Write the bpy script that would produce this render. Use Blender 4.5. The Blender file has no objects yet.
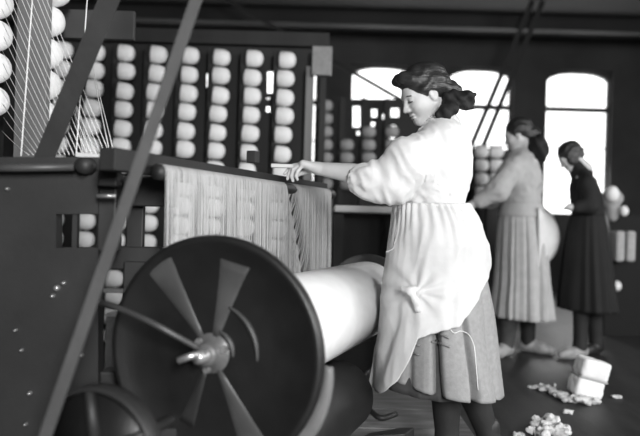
import bpy, bmesh, math, random
import numpy as np
from mathutils import Vector, Matrix, noise as mn

random.seed(7)
rng = np.random.default_rng(7)
scene = bpy.context.scene
COL = scene.collection
PI = math.pi
F = 690.0
TH = 0.028
CAMZ = 0.9
CT, ST = math.cos(TH), math.sin(TH)


def P(px, py, Y):
    """the point of the mill at depth Y that stands at this place in the photograph"""
    a = (px - 320) / F * Y
    b = (218 - py) / F * Y
    return Vector((a * CT - b * ST, Y, CAMZ + a * ST + b * CT))


# ------------------------------------------------------------------ materials
def lin(s):
    s = s / 255.0
    return s / 12.92 if s <= 0.04045 else ((s + 0.055) / 1.055) ** 2.4


MATS = {}


def mat(name, g, rough=0.7, metal=0.0, var=0.0, scale=8.0, bump=0.0, bscale=40.0, stretch=(1, 1, 1), spec=0.5,
        sheen=0.0, sss=0.0):
    if name in MATS:
        return MATS[name]
    m = bpy.data.materials.new(name)
    m.use_nodes = True
    nt = m.node_tree
    b = nt.nodes['Principled BSDF']
    v = lin(g)
    b.inputs['Base Color'].default_value = (v, v, v, 1)
    b.inputs['Roughness'].default_value = rough
    b.inputs['Metallic'].default_value = metal
    b.inputs['Specular IOR Level'].default_value = spec
    if sheen:
        b.inputs['Sheen Weight'].default_value = sheen
    tc = nt.nodes.new('ShaderNodeTexCoord')
    mp = nt.nodes.new('ShaderNodeMapping')
    mp.inputs['Scale'].default_value = stretch
    nt.links.new(tc.outputs['Object'], mp.inputs['Vector'])
    if var > 0:
        n = nt.nodes.new('ShaderNodeTexNoise')
        n.inputs['Scale'].default_value = scale
        n.inputs['Detail'].default_value = 6
        nt.links.new(mp.outputs['Vector'], n.inputs['Vector'])
        r = nt.nodes.new('ShaderNodeValToRGB')
        lo, hi = v * (1 - var), min(1.0, v * (1 + var))
        r.color_ramp.elements[0].position = 0.3
        r.color_ramp.elements[1].position = 0.7
        r.color_ramp.elements[0].color = (lo, lo, lo, 1)
        r.color_ramp.elements[1].color = (hi, hi, hi, 1)
        nt.links.new(n.outputs['Fac'], r.inputs['Fac'])
        nt.links.new(r.outputs['Color'], b.inputs['Base Color'])
    if bump > 0:
        n2 = nt.nodes.new('ShaderNodeTexNoise')
        n2.inputs['Scale'].default_value = bscale
        n2.inputs['Detail'].default_value = 4
        nt.links.new(mp.outputs['Vector'], n2.inputs['Vector'])
        bp = nt.nodes.new('ShaderNodeBump')
        bp.inputs['Strength'].default_value = bump
        bp.inputs['Distance'].default_value = 0.01
        nt.links.new(n2.outputs['Fac'], bp.inputs['Height'])
        nt.links.new(bp.outputs['Normal'], b.inputs['Normal'])
    MATS[name] = m
    return m


def emit(name, strength):
    m = bpy.data.materials.new(name)
    m.use_nodes = True
    nt = m.node_tree
    nt.nodes.clear()
    e = nt.nodes.new('ShaderNodeEmission')
    e.inputs['Color'].default_value = (1, 1, 1, 1)
    e.inputs['Strength'].default_value = strength
    o = nt.nodes.new('ShaderNodeOutputMaterial')
    nt.links.new(e.outputs[0], o.inputs['Surface'])
    return m


M_FLOOR = mat('oiled_floor_boards', 50, 0.5, 0, 0.35, 3.0, 0.25, 30, (6, 0.7, 1), 0.35)
M_CEIL = mat('sooty_ceiling', 36, 0.9, 0, 0.2, 2)
M_WALL = mat('dark_plaster_wall', 58, 0.9, 0, 0.25, 2)
M_FRAME = mat('window_frame_paint', 40, 0.7)
M_DAY = emit('daylight_glass', 2.6)
M_STRAP = mat('pale_strap_iron', 118, 0.5, 0, 0.15, 12)
M_HEAD = mat('stained_header_board', 66, 0.6, 0, 0.2, 5)
M_IRON = mat('blackened_iron', 42, 0.55, 0.0, 0.25, 6, 0.04, 60)
M_IRONL = mat('worn_iron', 112, 0.42, 0.3, 0.2, 10)
M_STEEL = mat('polished_steel', 190, 0.3, 0.7)
M_FLANGE = mat('cast_flange_iron', 30, 0.42, 0.0, 0.2, 14, 0.05, 80)
M_RIB = mat('pale_rib_iron', 76, 0.45, 0.1, 0.25, 9)  # paler than the flange iron; wedge ribs, far flange, bars
M_WOOD = mat('dark_creel_wood', 38, 0.75, 0, 0.3, 6, 0.1, 30, (1, 1, 0.15))
M_WOODG = mat('grey_creel_wood', 118, 0.7, 0, 0.25, 7, 0.1, 30, (1, 1, 0.12))
M_PLANK = mat('scrubbed_pale_wood', 205, 0.7, 0, 0.12, 8)
M_BOARD = mat('pale_platform_boards', 120, 0.6, 0, 0.35, 5, 0.2, 30, (1, 5, 1))  # boards paler than the floor around them
M_YARN = mat('white_cotton_yarn', 238, 0.85, 0, 0.05, 30, 0.12, 120, (3, 1, 1), 0.2)
M_YARND = mat('grey_dimmed_yarn', 170, 0.9, 0, 0.1, 20, 0.1, 90, (1, 1, 1), 0.2)  # greyer than the spool yarn; stands for dim light on the far spools
M_BEAMY = mat('beamed_cotton_yarn', 240, 0.8, 0, 0.03, 20, 0.08, 200, (1, 1, 1), 0.2)
M_SHEET = mat('warp_thread', 188, 0.8, 0, 0.06, 30, 0, 1, (1, 1, 1), 0.2)
M_BELT = mat('leather_belt', 56, 0.6, 0, 0.2, 10, 0.1, 50)
M_BELTD = mat('dark_leather_belt', 44, 0.7, 0, 0.2, 10, 0.1, 50)
M_SKIN = mat('skin', 196, 0.55, 0, 0.05, 20, 0.02, 200, (1, 1, 1), 0.4)
M_HAIR = mat('dark_hair', 44, 0.38, 0, 0.5, 26, 0.5, 55, (0.6, 0.6, 3.0), 0.6)
M_RIB_B = mat('black_ribbon', 14, 0.75, 0, 0.3, 20, 0.2, 60)
M_BLOUSE = mat('white_cotton_blouse', 222, 0.8, 0, 0.04, 14, 0.12, 60, (1, 1, 1), 0.25, 0.1)
M_APRON = mat('white_apron_cloth', 208, 0.85, 0, 0.07, 10, 0.15, 45, (1, 1, 1), 0.2, 0.1)
M_SKIRT = mat('grey_wool_skirt', 150, 0.9, 0, 0.1, 60, 0.15, 160, (1, 1, 1), 0.2)
M_SKIRTD = mat('skirt_tuck_wool', 128, 0.9, 0, 0.1, 60)
M_PETTI = mat('dark_petticoat', 62, 0.85, 0, 0.2, 30)
M_STOCK = mat('black_stocking', 30, 0.75, 0, 0.1, 40)
M_BOOT = mat('worn_leather_boot', 36, 0.5, 0, 0.25, 20)
M_BOOTL = mat('pale_boot', 150, 0.6, 0, 0.25, 20)  # lighter tone than the other boot leather
M_BL2 = mat('light_grey_blouse', 168, 0.85, 0, 0.06, 14, 0.1, 50)
M_SK2 = mat('light_grey_skirt', 172, 0.9, 0, 0.08, 20)
M_DRESS = mat('black_dress', 17, 0.85, 0, 0.15, 14)
M_COTTON = mat('cotton_waste', 205, 0.95, 0, 0.15, 30, 0.3, 60)
M_PARCEL = mat('white_parcel_cotton', 240, 0.8, 0, 0.04, 20, 0.1, 60)
M_CARD = mat('grey_card', 140, 0.8, 0, 0.15, 30)

# ------------------------------------------------------------------ object helpers


def link(name, me, m, parent=None, smooth=True):
    o = bpy.data.objects.new(name, me)
    COL.objects.link(o)
    if m is not None:
        me.materials.append(m)
    if smooth:
        for p in me.polygons:
            p.use_smooth = True
    if parent is not None:
        o.parent = parent
        o.matrix_parent_inverse = parent.matrix_world.inverted() if parent.type != 'EMPTY' else Matrix.Translation(-parent.location)
    return o


def obj(name, bm, m, parent=None, smooth=False, bevel=0.0):
    bmesh.ops.recalc_face_normals(bm, faces=bm.faces)
    me = bpy.data.meshes.new(name)
    bm.to_mesh(me)
    bm.free()
    o = link(name, me, m, parent, smooth)
    if bevel:
        b = o.modifiers.new('bevel', 'BEVEL')
        b.width = bevel
        b.segments = 2
        b.limit_method = 'ANGLE'
    return o


def empty(name, loc, label, cat, group=None):
    o = bpy.data.objects.new(name, None)
    o.empty_display_size = 0.05
    o.location = loc
    COL.objects.link(o)
    tag(o, label, cat, group)
    return o


def tag(o, label, cat, group=None, kind=None):
    o['label'] = label
    o['category'] = cat
    if group:
        o['group'] = group
    if kind:
        o['kind'] = kind
    return o


def struct(o):
    o['kind'] = 'structure'
    return o


def box(bm, c, half, rot=None):
    r = bmesh.ops.create_cube(bm, size=2.0)
    M = Matrix.Translation(Vector(c)) @ (rot.to_4x4() if rot else Matrix.Identity(4)) @ Matrix.Diagonal((*half, 1))
    bmesh.ops.transform(bm, matrix=M, verts=r['verts'])
    return bm


def pbox(bm, x0, y0, x1, y1, Y, d):
    """upright box whose front face covers a rectangle of the photograph at depth Y, and is d deep"""
    c = P((x0 + x1) / 2, (y0 + y1) / 2, Y)
    s = Y / F / 2
    return box(bm, (c.x, Y + d / 2, c.z), (abs(x1 - x0) * s, d / 2, abs(y1 - y0) * s))


def tube(bm, pts, r, n=8, caps=True):
    pts = [Vector(p) for p in pts]
    if not hasattr(r, '__len__'):
        r = [r] * len(pts)
    rings = []
    prev = None
    for i, p in enumerate(pts):
        t = (pts[min(i + 1, len(pts) - 1)] - pts[max(i - 1, 0)]).normalized()
        if prev is None:
            a = t.orthogonal().normalized()
        else:
            a = (prev - t * prev.dot(t)).normalized()
        prev = a
        b = t.cross(a)
        rings.append([bm.verts.new(p + (a * math.cos(2 * PI * k / n) + b * math.sin(2 * PI * k / n)) * r[i]) for k in range(n)])
    for i in range(len(rings) - 1):
        for k in range(n):
            bm.faces.new((rings[i][k], rings[i][(k + 1) % n], rings[i + 1][(k + 1) % n], rings[i + 1][k]))
    if caps:
        bm.faces.new(rings[0][::-1])
        bm.faces.new(rings[-1])
    return bm


def lathe(bm, prof, origin, axis, n=40, ang0=0.0, ang1=2 * PI):
    """profile of (distance along axis, radius)"""
    ax = Vector(axis).normalized()
    a = ax.cross(Vector((0, 0, 1)))
    a = a.normalized() if a.length > 1e-4 else Vector((1, 0, 0))
    b = a.cross(ax).normalized()   # up
    full = abs(ang1 - ang0 - 2 * PI) < 1e-6
    cnt = n if full else n + 1
    rows = []
    o = Vector(origin)
    for (s, r) in prof:
        if r < 1e-6:
            rows.append([bm.verts.new(o + ax * s)])
        else:
            rows.append([bm.verts.new(o + ax * s + (a * math.cos(ang0 + (ang1 - ang0) * k / n) + b * math.sin(ang0 + (ang1 - ang0) * k / n)) * r) for k in range(cnt)])
    for i in range(len(rows) - 1):
        A, B = rows[i], rows[i + 1]
        for k in range(n):
            k2 = (k + 1) % cnt if full else k + 1
            if len(A) == 1 and len(B) == 1:
                continue
            if len(A) == 1:
                bm.faces.new((A[0], B[k2], B[k]))
            elif len(B) == 1:
                bm.faces.new((A[k], A[k2], B[0]))
            else:
                bm.faces.new((A[k], A[k2], B[k2], B[k]))
    return bm


def smoothpath(pts, n=8):
    pts = [Vector(p) for p in pts]
    out = []
    for i in range(len(pts) - 1):
        p0, p1, p2, p3 = pts[max(i - 1, 0)], pts[i], pts[i + 1], pts[min(i + 2, len(pts) - 1)]
        for k in range(n):
            t = k / n
            out.append(0.5 * ((2 * p1) + (p2 - p0) * t + (2 * p0 - 5 * p1 + 4 * p2 - p3) * t * t + (3 * p1 - p0 - 3 * p2 + p3) * t ** 3))
    out.append(pts[-1])
    return out


def strap(bm, pts, wdir, w, th):
    """flat belt along pts; wdir = direction of its width"""
    pts = [Vector(p) for p in pts]
    wd = Vector(wdir).normalized()
    rows = []
    for i, p in enumerate(pts):
        t = (pts[min(i + 1, len(pts) - 1)] - pts[max(i - 1, 0)]).normalized()
        a = (wd - t * wd.dot(t)).normalized()
        b = t.cross(a)
        rows.append([bm.verts.new(p + a * sx * w / 2 + b * sy * th / 2) for sx, sy in ((-1, -1), (1, -1), (1, 1), (-1, 1))])
    for i in range(len(rows) - 1):
        for k in range(4):
            bm.faces.new((rows[i][k], rows[i][(k + 1) % 4], rows[i + 1][(k + 1) % 4], rows[i + 1][k]))
    bm.faces.new(rows[0][::-1])
    bm.faces.new(rows[-1])
    return bm


def holed_panel(bm, x0, y0, x1, y1, holes, Y, d):
    """board with rectangular openings, given in photograph coordinates at depth Y"""
    xs = sorted({x0, x1, *[h[0] for h in holes], *[h[2] for h in holes]})
    ys = sorted({y0, y1, *[h[1] for h in holes], *[h[3] for h in holes]})
    for i in range(len(xs) - 1):
        for j in range(len(ys) - 1):
            cx, cy = (xs[i] + xs[i + 1]) / 2, (ys[j] + ys[j + 1]) / 2
            if any(h[0] < cx < h[2] and h[1] < cy < h[3] for h in holes):
                continue
            pts = [P(a, b, Y) for a, b in ((xs[i], ys[j]), (xs[i + 1], ys[j]), (xs[i + 1], ys[j + 1]), (xs[i], ys[j + 1]))]
            fr = [bm.verts.new(p) for p in pts]
            bk = [bm.verts.new(p + Vector((0, d, 0))) for p in pts]
            bm.faces.new(fr)
            bm.faces.new(bk[::-1])
            for k in range(4):
                bm.faces.new((fr[k], fr[(k + 1) % 4], bk[(k + 1) % 4], bk[k]))
    return bm


# ------------------------------------------------------------------ soft shapes: distance fields and surface nets
class Field:
    def __init__(self):
        self.ops = []

    def add(self, fn, k=0.0, mode='u'):
        self.ops.append((fn, k, mode))
        return self

    def cone(self, a, b, ra, rb, k=0.02, mode='u'):
        a, b = np.array(a, float), np.array(b, float)
        ab = b - a
        L = max(1e-12, float(ab @ ab))

        def fn(p):
            t = np.clip(((p - a) @ ab) / L, 0, 1)
            return np.linalg.norm(p - a - t[:, None] * ab, axis=1) - (ra + (rb - ra) * t)
        return self.add(fn, k, mode)

    def chain(self, pts, rs, k=0.02):
        for i in range(len(pts) - 1):
            self.cone(pts[i], pts[i + 1], rs[i], rs[i + 1], k)
        return self

    def ell(self, c, r, k=0.02, mode='u', R=None):
        c, r = np.array(c, float), np.array(r, float)
        Rm = None if R is None else np.array(R)

        def fn(p):
            q = p - c
            if Rm is not None:
                q = q @ Rm
            k0 = np.linalg.norm(q / r, axis=1)
            k1 = np.linalg.norm(q / (r * r), axis=1) + 1e-9
            return k0 * (k0 - 1) / k1
        return self.add(fn, k, mode)

    def loft(self, rows, k=0.02, mode='u'):
        """rows of (z, cx, cy, half x, half y), any order"""
        rows = sorted(rows)
        T = np.array(rows, float)

        def fn(p):
            z = p[:, 2]
            cx, cy, a, b = (np.interp(z, T[:, 0], T[:, j]) for j in (1, 2, 3, 4))
            q = np.sqrt(((p[:, 0] - cx) / a) ** 2 + ((p[:, 1] - cy) / b) ** 2)
            d = (q - 1) * np.minimum(a, b)
            return np.maximum(d, np.maximum(T[0, 0] - z, z - T[-1, 0]))
        return self.add(fn, k, mode)

    def __call__(self, p):
        d = None
        for fn, k, mode in self.ops:
            e = fn(p)
            if d is None:
                d = e
            elif mode == 'u':
                if k > 0:
                    h = np.clip(0.5 + 0.5 * (d - e) / k, 0, 1)
                    d = d + (e - d) * h - k * h * (1 - h)
                else:
                    d = np.minimum(d, e)
            elif mode == 's':
                e = -e
                if k > 0:
                    h = np.clip(0.5 - 0.5 * (d - e) / k, 0, 1)
                    d = d + (e - d) * h + k * h * (1 - h)
                else:
                    d = np.maximum(d, e)
            elif mode == 'i':
                d = np.maximum(d, e)
        return d


def nets(field, lo, hi, h):
    lo, hi = np.array(lo, float), np.array(hi, float)
    n = np.ceil((hi - lo) / h).astype(int) + 1
    ax = [lo[i] + h * np.arange(n[i]) for i in range(3)]
    G = np.stack(np.meshgrid(*ax, indexing='ij'), -1).reshape(-1, 3)
    V = np.empty(len(G))
    for s in range(0, len(G), 400000):
        V[s:s + 400000] = field(G[s:s + 400000])
    V = V.reshape(n)
    neg = V < 0
    cnt = np.zeros(n - 1)
    acc = np.zeros((*(n - 1), 3))
    corners = [(i, j, k) for i in (0, 1) for j in (0, 1) for k in (0, 1)]

    def sl(c):
        return tuple(slice(c[i], n[i] - 1 + c[i]) for i in range(3))
    for c in corners:
        for axn in range(3):
            if c[axn] == 1:
                continue
            c2 = list(c)
            c2[axn] = 1
            va, vb = V[sl(c)], V[sl(c2)]
            cr = (va < 0) != (vb < 0)
            with np.errstate(divide='ignore', invalid='ignore'):
                t = np.where(cr, va / (va - vb), 0)
            cnt += cr
            for d in range(3):
                acc[..., d] += np.where(cr, c[d] + (t if d == axn else 0), 0)
    act = cnt > 0
    idx = -np.ones(n - 1, int)
    idx[act] = np.arange(act.sum())
    ijk = np.argwhere(act)
    verts = lo + h * (ijk + acc[act] / cnt[act][:, None])
    faces = []
    for axn in range(3):
        u, v = (axn + 1) % 3, (axn + 2) % 3
        s1 = [slice(None)] * 3
        s2 = [slice(None)] * 3
        s1[axn] = slice(0, -1)
        s2[axn] = slice(1, None)
        a, b = neg[tuple(s1)], neg[tuple(s2)]
        e = np.argwhere(a != b)
        e = e[(e[:, u] > 0) & (e[:, v] > 0) & (e[:, u] < n[u] - 1) & (e[:, v] < n[v] - 1)]
        if len(e) == 0:
            continue
        q = []
        for du, dv in ((-1, -1), (0, -1), (0, 0), (-1, 0)):
            g = e.copy()
            g[:, u] += du
            g[:, v] += dv
            q.append(idx[g[:, 0], g[:, 1], g[:, 2]])
        q = np.stack(q, 1)
        fl = ~a[e[:, 0], e[:, 1], e[:, 2]]
        q[fl] = q[fl][:, ::-1]
        faces.append(q)
    return verts, np.concatenate(faces) if faces else np.zeros((0, 4), int)


def soft(name, pieces, m, parent=None, disp=None, xf=None):
    """pieces: list of (verts, faces); one mesh object"""
    vs, fs, off = [], [], 0
    for v, f in pieces:
        vs.append(v)
        fs.append(f + off)
        off += len(v)
    v = np.concatenate(vs)
    f = np.concatenate(fs)
    me = bpy.data.meshes.new(name)
    me.from_pydata([tuple(x) for x in v], [], [tuple(int(i) for i in x) for x in f])
    me.update()
    if disp is not None:
        for vt in me.vertices:
            vt.co += vt.normal * disp(vt.co)
    return link(name, me, m, parent, True)


# ------------------------------------------------------------------ the room
XL, XR, YB, YF, HC = -5.2, 4.6, 9.2, -2.6, 3.35


def rect_wall(name, p0, p1, z0, z1, holes, th, nrm, m):
    """wall from p0 to p1 (plan points); holes as (s0, s1, z0, z1) along the wall"""
    bm = bmesh.new()
    p0, p1 = Vector((*p0, 0)), Vector((*p1, 0))
    L = (p1 - p0).length
    t = (p1 - p0).normalized()
    nv = Vector((*nrm, 0))
    xs = sorted({0.0, L, *[h[0] for h in holes], *[h[1] for h in holes]})
    zs = sorted({z0, z1, *[h[2] for h in holes], *[h[3] for h in holes]})
    for i in range(len(xs) - 1):
        for j in range(len(zs) - 1):
            cx, cz = (xs[i] + xs[i + 1]) / 2, (zs[j] + zs[j + 1]) / 2
            if any(h[0] < cx < h[1] and h[2] < cz < h[3] for h in holes):
                continue
            c = p0 + t * cx + nv * th / 2
            hx, hz = (xs[i + 1] - xs[i]) / 2, (zs[j + 1] - zs[j]) / 2
            rot = Matrix((t, nv, Vector((0, 0, 1)))).transposed()
            box(bm, (c.x, c.y, cz), (hx, th / 2, hz), rot)
    bmesh.ops.remove_doubles(bm, verts=bm.verts, dist=1e-5)
    return struct(obj(name, bm, m))


bm = bmesh.new()
box(bm, ((XL + XR) / 2, (YB + YF) / 2, -0.05), ((XR - XL) / 2 + 0.2, (YB - YF) / 2 + 0.2, 0.05))
struct(obj('floor', bm, M_FLOOR))
bm = bmesh.new()
box(bm, ((XL + XR) / 2, (YB + YF) / 2, HC + 0.05), ((XR - XL) / 2 + 0.2, (YB - YF) / 2 + 0.2, 0.05))
struct(obj('ceiling', bm, M_CEIL))
for i, (yy, hh) in enumerate(((8.2, 0.16), (6.6, 0.16), (5.0, 0.16), (3.2, 0.16))):
    bm = bmesh.new()
    box(bm, ((XL + XR) / 2, yy, HC - hh / 2), ((XR - XL) / 2, 0.09, hh / 2))
    struct(obj('trim_%d' % (i + 1), bm, M_CEIL, bevel=0.01))

# back wall with its row of tall windows
win_px = [(545, 611), (447, 512), (349, 414), (251, 316), (153, 218), (55, 120)]
WZ0, WZ1 = P(580, 216, YB).z, P(580, 70, YB).z
holes = []
for a, b in win_px:
    x0, x1 = P(a, 140, YB).x, P(b, 140, YB).x
    holes.append((x0 - XL, x1 - XL, WZ0, WZ1))
rect_wall('wall_back', (XL, YB), (XR, YB), 0, HC, holes, 0.3, (0, 1), M_WALL)
for i, h in enumerate(holes):
    x0, x1 = h[0] + XL, h[1] + XL
    cx = (x0 + x1) / 2
    bm = bmesh.new()
    box(bm, (cx, YB + 0.16, (WZ0 + WZ1) / 2), ((x1 - x0) / 2, 0.01, (WZ1 - WZ0) / 2))
    w = struct(obj('window_%d' % (i + 1), bm, M_DAY))
    bm = bmesh.new()
    fw = 0.028
    for xx in (x0 + fw / 2, x1 - fw / 2):
        box(bm, (xx, YB + 0.1, (WZ0 + WZ1) / 2), (fw / 2, 0.04, (WZ1 - WZ0) / 2))
    zb = WZ1 - (WZ1 - WZ0) * 0.265
    zc = WZ1 - (WZ1 - WZ0) * 0.53
    for zz, t in ((WZ0 + fw / 2, fw), (zb, 0.06), (zc, 0.014)):
        box(bm, (cx, YB + 0.1, zz), ((x1 - x0) / 2, 0.035, t / 2))
    # arched head
    n = 14
    hw = (x1 - x0) / 2
    for k in range(n):
        u0, u1 = -1 + 2 * k / n, -1 + 2 * (k + 1) / n
        um = (u0 + u1) / 2
        drop = 0.03 + 0.11 * abs(um) ** 3.2
        box(bm, (cx + um * hw, YB + 0.1, WZ1 - drop / 2), (hw / n, 0.05, drop / 2))
    struct(obj('window_frame', bm, M_FRAME, w))

rect_wall('wall_left', (XL, YF), (XL, YB), 0, HC, [], 0.2, (-1, 0), M_WALL)
# right wall: three windows out of frame that light the room
rw = [(0.9, 2.1), (3.0, 4.2), (5.1, 6.3)]
rect_wall('wall_right', (XR, YF), (XR, YB), 0, HC, [(a, b, 0.95, 2.95) for a, b in rw], 0.25, (1, 0), M_WALL)
for i, (a, b) in enumerate(rw):
    bm = bmesh.new()
    box(bm, (XR + 0.16, YF + (a + b) / 2, 1.95), (0.01, (b - a) / 2, 1.0))
    w = struct(obj('window_%d' % (i + 7), bm, M_DAY))
    bm = bmesh.new()
    for k in range(4):
        box(bm, (XR + 0.08, YF + a + (b - a) * k / 3, 1.95), (0.03, 0.02, 1.0))
    for k in range(4):
        box(bm, (XR + 0.08, YF + (a + b) / 2, 0.95 + 2.0 * k / 3), (0.03, (b - a) / 2, 0.02))
    struct(obj('window_frame', bm, M_FRAME, w))
fx0, fx1 = 0.4, 2.4  # unseen window added behind the camera to go with the key light
rect_wall('wall_front', (XL, YF), (XR, YF), 0, HC, [(fx0 - XL, fx1 - XL, 0.95, 2.95)], 0.2, (0, -1), M_WALL)
bm = bmesh.new()
box(bm, ((fx0 + fx1) / 2, YF - 0.14, 1.95), ((fx1 - fx0) / 2, 0.01, 1.0))
w = struct(obj('window_10', bm, M_DAY))
bm = bmesh.new()
for k in range(4):
    box(bm, (fx0 + (fx1 - fx0) * k / 3, YF - 0.07, 1.95), (0.02, 0.03, 1.0))
    box(bm, ((fx0 + fx1) / 2, YF - 0.07, 0.95 + 2.0 * k / 3), ((fx1 - fx0) / 2, 0.03, 0.02))
struct(obj('window_frame', bm, M_FRAME, w))

# ------------------------------------------------------------------ the warp beam
U = Vector((0.362, 1, 0)).normalized()
N = Vector((U.y, -U.x, 0))
ZV = Vector((0, 0, 1))
UROT = Matrix((N, U, ZV)).transposed()
C0 = P(217, 351, 1.76)
LB = 1.37
RF, RY = 0.296, 0.16


def BX(n, u, z):
    """point of the machine: n to the right of the beam's axis, u along it, z above the floor"""
    return Vector((C0.x, C0.y, 0)) + N * n + U * u + ZV * z


def bbox(bm, n0, n1, u0, u1, z0, z1):
    return box(bm, BX((n0 + n1) / 2, (u0 + u1) / 2, (z0 + z1) / 2), (abs(n1 - n0) / 2, abs(u1 - u0) / 2, abs(z1 - z0) / 2), UROT)


beam = empty('warp_roll', (C0.x, C0.y, 0), 'big warp beam with dark round flange and white wound yarn beside the girl', 'warp beam')


def flange(u, side, RF=RF, m=None):
    prof = [(0, 0.0), (0, 0.05), (0.004, 0.16), (0.006, RF - 0.03), (-0.006, RF - 0.018), (-0.006, RF - 0.006), (0.0, RF), (0.022, RF), (0.03, RF - 0.008), (0.03, 0.0)]
    if side < 0:
        prof = [(0.03 - s, r) for s, r in reversed(prof)]
    bm = bmesh.new()
    lathe(bm, prof, C0 + U * u, U, 96)
    return obj('flange', bm, m or M_FLANGE, beam, True)


f0 = flange(-0.03, 1)
flange(LB, -1, RY + .032, M_RIB)
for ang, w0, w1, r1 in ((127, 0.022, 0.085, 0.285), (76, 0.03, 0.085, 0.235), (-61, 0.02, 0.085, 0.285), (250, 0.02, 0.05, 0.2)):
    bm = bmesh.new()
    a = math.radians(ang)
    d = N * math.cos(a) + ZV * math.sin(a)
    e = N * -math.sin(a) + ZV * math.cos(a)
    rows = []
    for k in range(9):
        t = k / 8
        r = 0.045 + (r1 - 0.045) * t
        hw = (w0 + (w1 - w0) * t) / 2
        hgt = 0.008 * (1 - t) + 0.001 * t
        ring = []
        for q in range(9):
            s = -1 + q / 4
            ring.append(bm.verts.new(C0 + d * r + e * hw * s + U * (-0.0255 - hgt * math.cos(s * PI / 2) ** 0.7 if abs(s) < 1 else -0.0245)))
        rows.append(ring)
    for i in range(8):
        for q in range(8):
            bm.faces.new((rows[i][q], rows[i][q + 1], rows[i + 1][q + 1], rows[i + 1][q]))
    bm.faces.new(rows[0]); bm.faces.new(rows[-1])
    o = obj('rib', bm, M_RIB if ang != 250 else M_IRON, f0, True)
    o['label'] = 'pale raised rib'
for r0, t in ((0.128, 0.007), (0.062, 0.007)):
    bm = bmesh.new()
    pts = [C0 + U * -0.033 + N * math.cos(a) * r0 + ZV * math.sin(a) * r0 for a in [math.radians(-4 + 72 * k / 24) for k in range(25)]]
    tube(bm, pts, [t * (0.4 + 0.6 * math.sin(PI * k / 24)) for k in range(25)], 8)
    obj('raised_ring', bm, M_RIB, f0, True)
bm = bmesh.new()
lathe(bm, [(-0.06, 0.0), (-0.06, 0.026), (-0.055, 0.03), (-0.03, 0.032), (-0.026, 0.05), (-0.02, 0.054), (0, 0.054)], C0 - U * 0.005, U, 32)
obj('hub', bm, M_IRONL, f0, True)
for a in (20, 140, 260):
    bm = bmesh.new()
    c = C0 - U * 0.03 + N * math.cos(math.radians(a)) * 0.042 + ZV * math.sin(math.radians(a)) * 0.042
    lathe(bm, [(-0.014, 0), (-0.014, 0.009), (0.004, 0.01)], c, U, 6)
    obj('bolt', bm, M_STEEL, f0)
bm = bmesh.new()
lathe(bm, [(-0.02, 0), (-0.02, RY - 0.004), (0.0, RY), (LB - 0.0, RY), (LB + 0.01, RY - 0.01), (LB + 0.01, 0)], C0 + U * 0.012, U, 96)
obj('wound_yarn', bm, M_BEAMY, beam, True)
bm = bmesh.new()
tube(bm, [C0 - U * 0.10, C0 + U * (LB + 0.16)], 0.016, 16)
obj('axle', bm, M_STEEL, beam, True)
bm = bmesh.new()
tube(bm, [P(178, 361, 1.66), P(191, 356, 1.66), P(206, 352, 1.68)], [0.009, 0.009, 0.006], 10)
obj('gudgeon_pin', bm, M_STEEL, beam, True)

# friction drum under the beam
bm = bmesh.new()
dc = P(330, 402, 2.4)
du = (dc - C0).dot(U)
dn = (dc - C0).dot(N)
D0 = Vector((C0.x, C0.y, 0)) + N * dn + ZV * dc.z
drum = empty('friction_drum', (D0.x, D0.y, 0), 'dark iron friction drum turning underneath the white wound warp beam', 'drum')
lathe(bm, [(0.05, 0), (0.05, 0.12), (0.06, 0.128), (du + 0.1, 0.128), (du + 0.11, 0.12), (du + 0.11, 0)], D0, U, 64)
obj('drum_shell', bm, M_FLANGE, drum, True)
bm = bmesh.new()
tube(bm, [D0 - U * 0.02, D0 + U * (LB + 0.08)], 0.016, 12)
obj('shaft', bm, M_IRON, drum, True)

# ------------------------------------------------------------------ the warping machine's frame
frame = empty('warping_machine', BX(-0.75, 0.2, 0), 'black iron warping machine frame filling the left side behind the disc', 'machine')
S0 = P(162, 161, 1.76)
sn = (S0 - C0).dot(N) - 0.025
su = (S0 - C0).dot(U)
sz = S0.z
YFm = 1.95
bm = bmesh.new()
holed_panel(bm, -60, 157, 98, 530, [(56, 214, 98.0, 248)], YFm, 0.05)
bmesh.ops.remove_doubles(bm, verts=bm.verts, dist=1e-5)
obj('end_frame', bm, M_IRON, frame)
bm = bmesh.new()
pbox(bm, 97, 172, 116, 252, YFm + 0.01, 0.07)
obj('upright', bm, M_IRON, frame, bevel=0.006)
bm = bmesh.new()
pbox(bm, 97, 372, 122, 540, YFm + 0.02, 0.07)
obj('foot', bm, M_IRON, frame, bevel=0.006)
bm = bmesh.new()
pbox(bm, 72, 214, 77, 250, YFm + 0.01, 0.02)
obj('brace', bm, M_IRON, frame)
bm = bmesh.new()
pbox(bm, 90, 176, 175, 206, 2.1, 0.06)
obj('cross_rail', bm, M_IRON, frame, bevel=0.004)
bm = bmesh.new()
pbox(bm, 90, 247, 185, 270, 2.14, 0.05)
obj('cross_rail', bm, M_IRON, frame, bevel=0.004)
bm = bmesh.new()
pbox(bm, 121, 262, 170, 440, 2.12, 0.05)
obj('side_plate', bm, M_IRON, frame, bevel=0.004)
bm = bmesh.new()
pbox(bm, 126, 200, 143, 250, 2.16, 0.03)
obj('brace', bm, M_IRON, frame, bevel=0.004)
bm = bmesh.new()
pbox(bm, 103, 289, 123, 293, 2.08, 0.03)
obj('shelf', bm, M_IRONL, frame, bevel=0.002)
bm = bmesh.new()
tube(bm, [P(122, 322, 2.05), P(123, 350, 2.05), P(126, 384, 2.05)], 0.007, 8)
obj('rod', bm, M_IRONL, frame, True)
bm = bmesh.new()
tube(bm, [P(-30, 168, 1.9), P(18, 168, 1.9), P(74, 167, 1.9)], 0.011, 12)
obj('roller_bar', bm, M_RIB, frame, True)
bm = bmesh.new()
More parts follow.
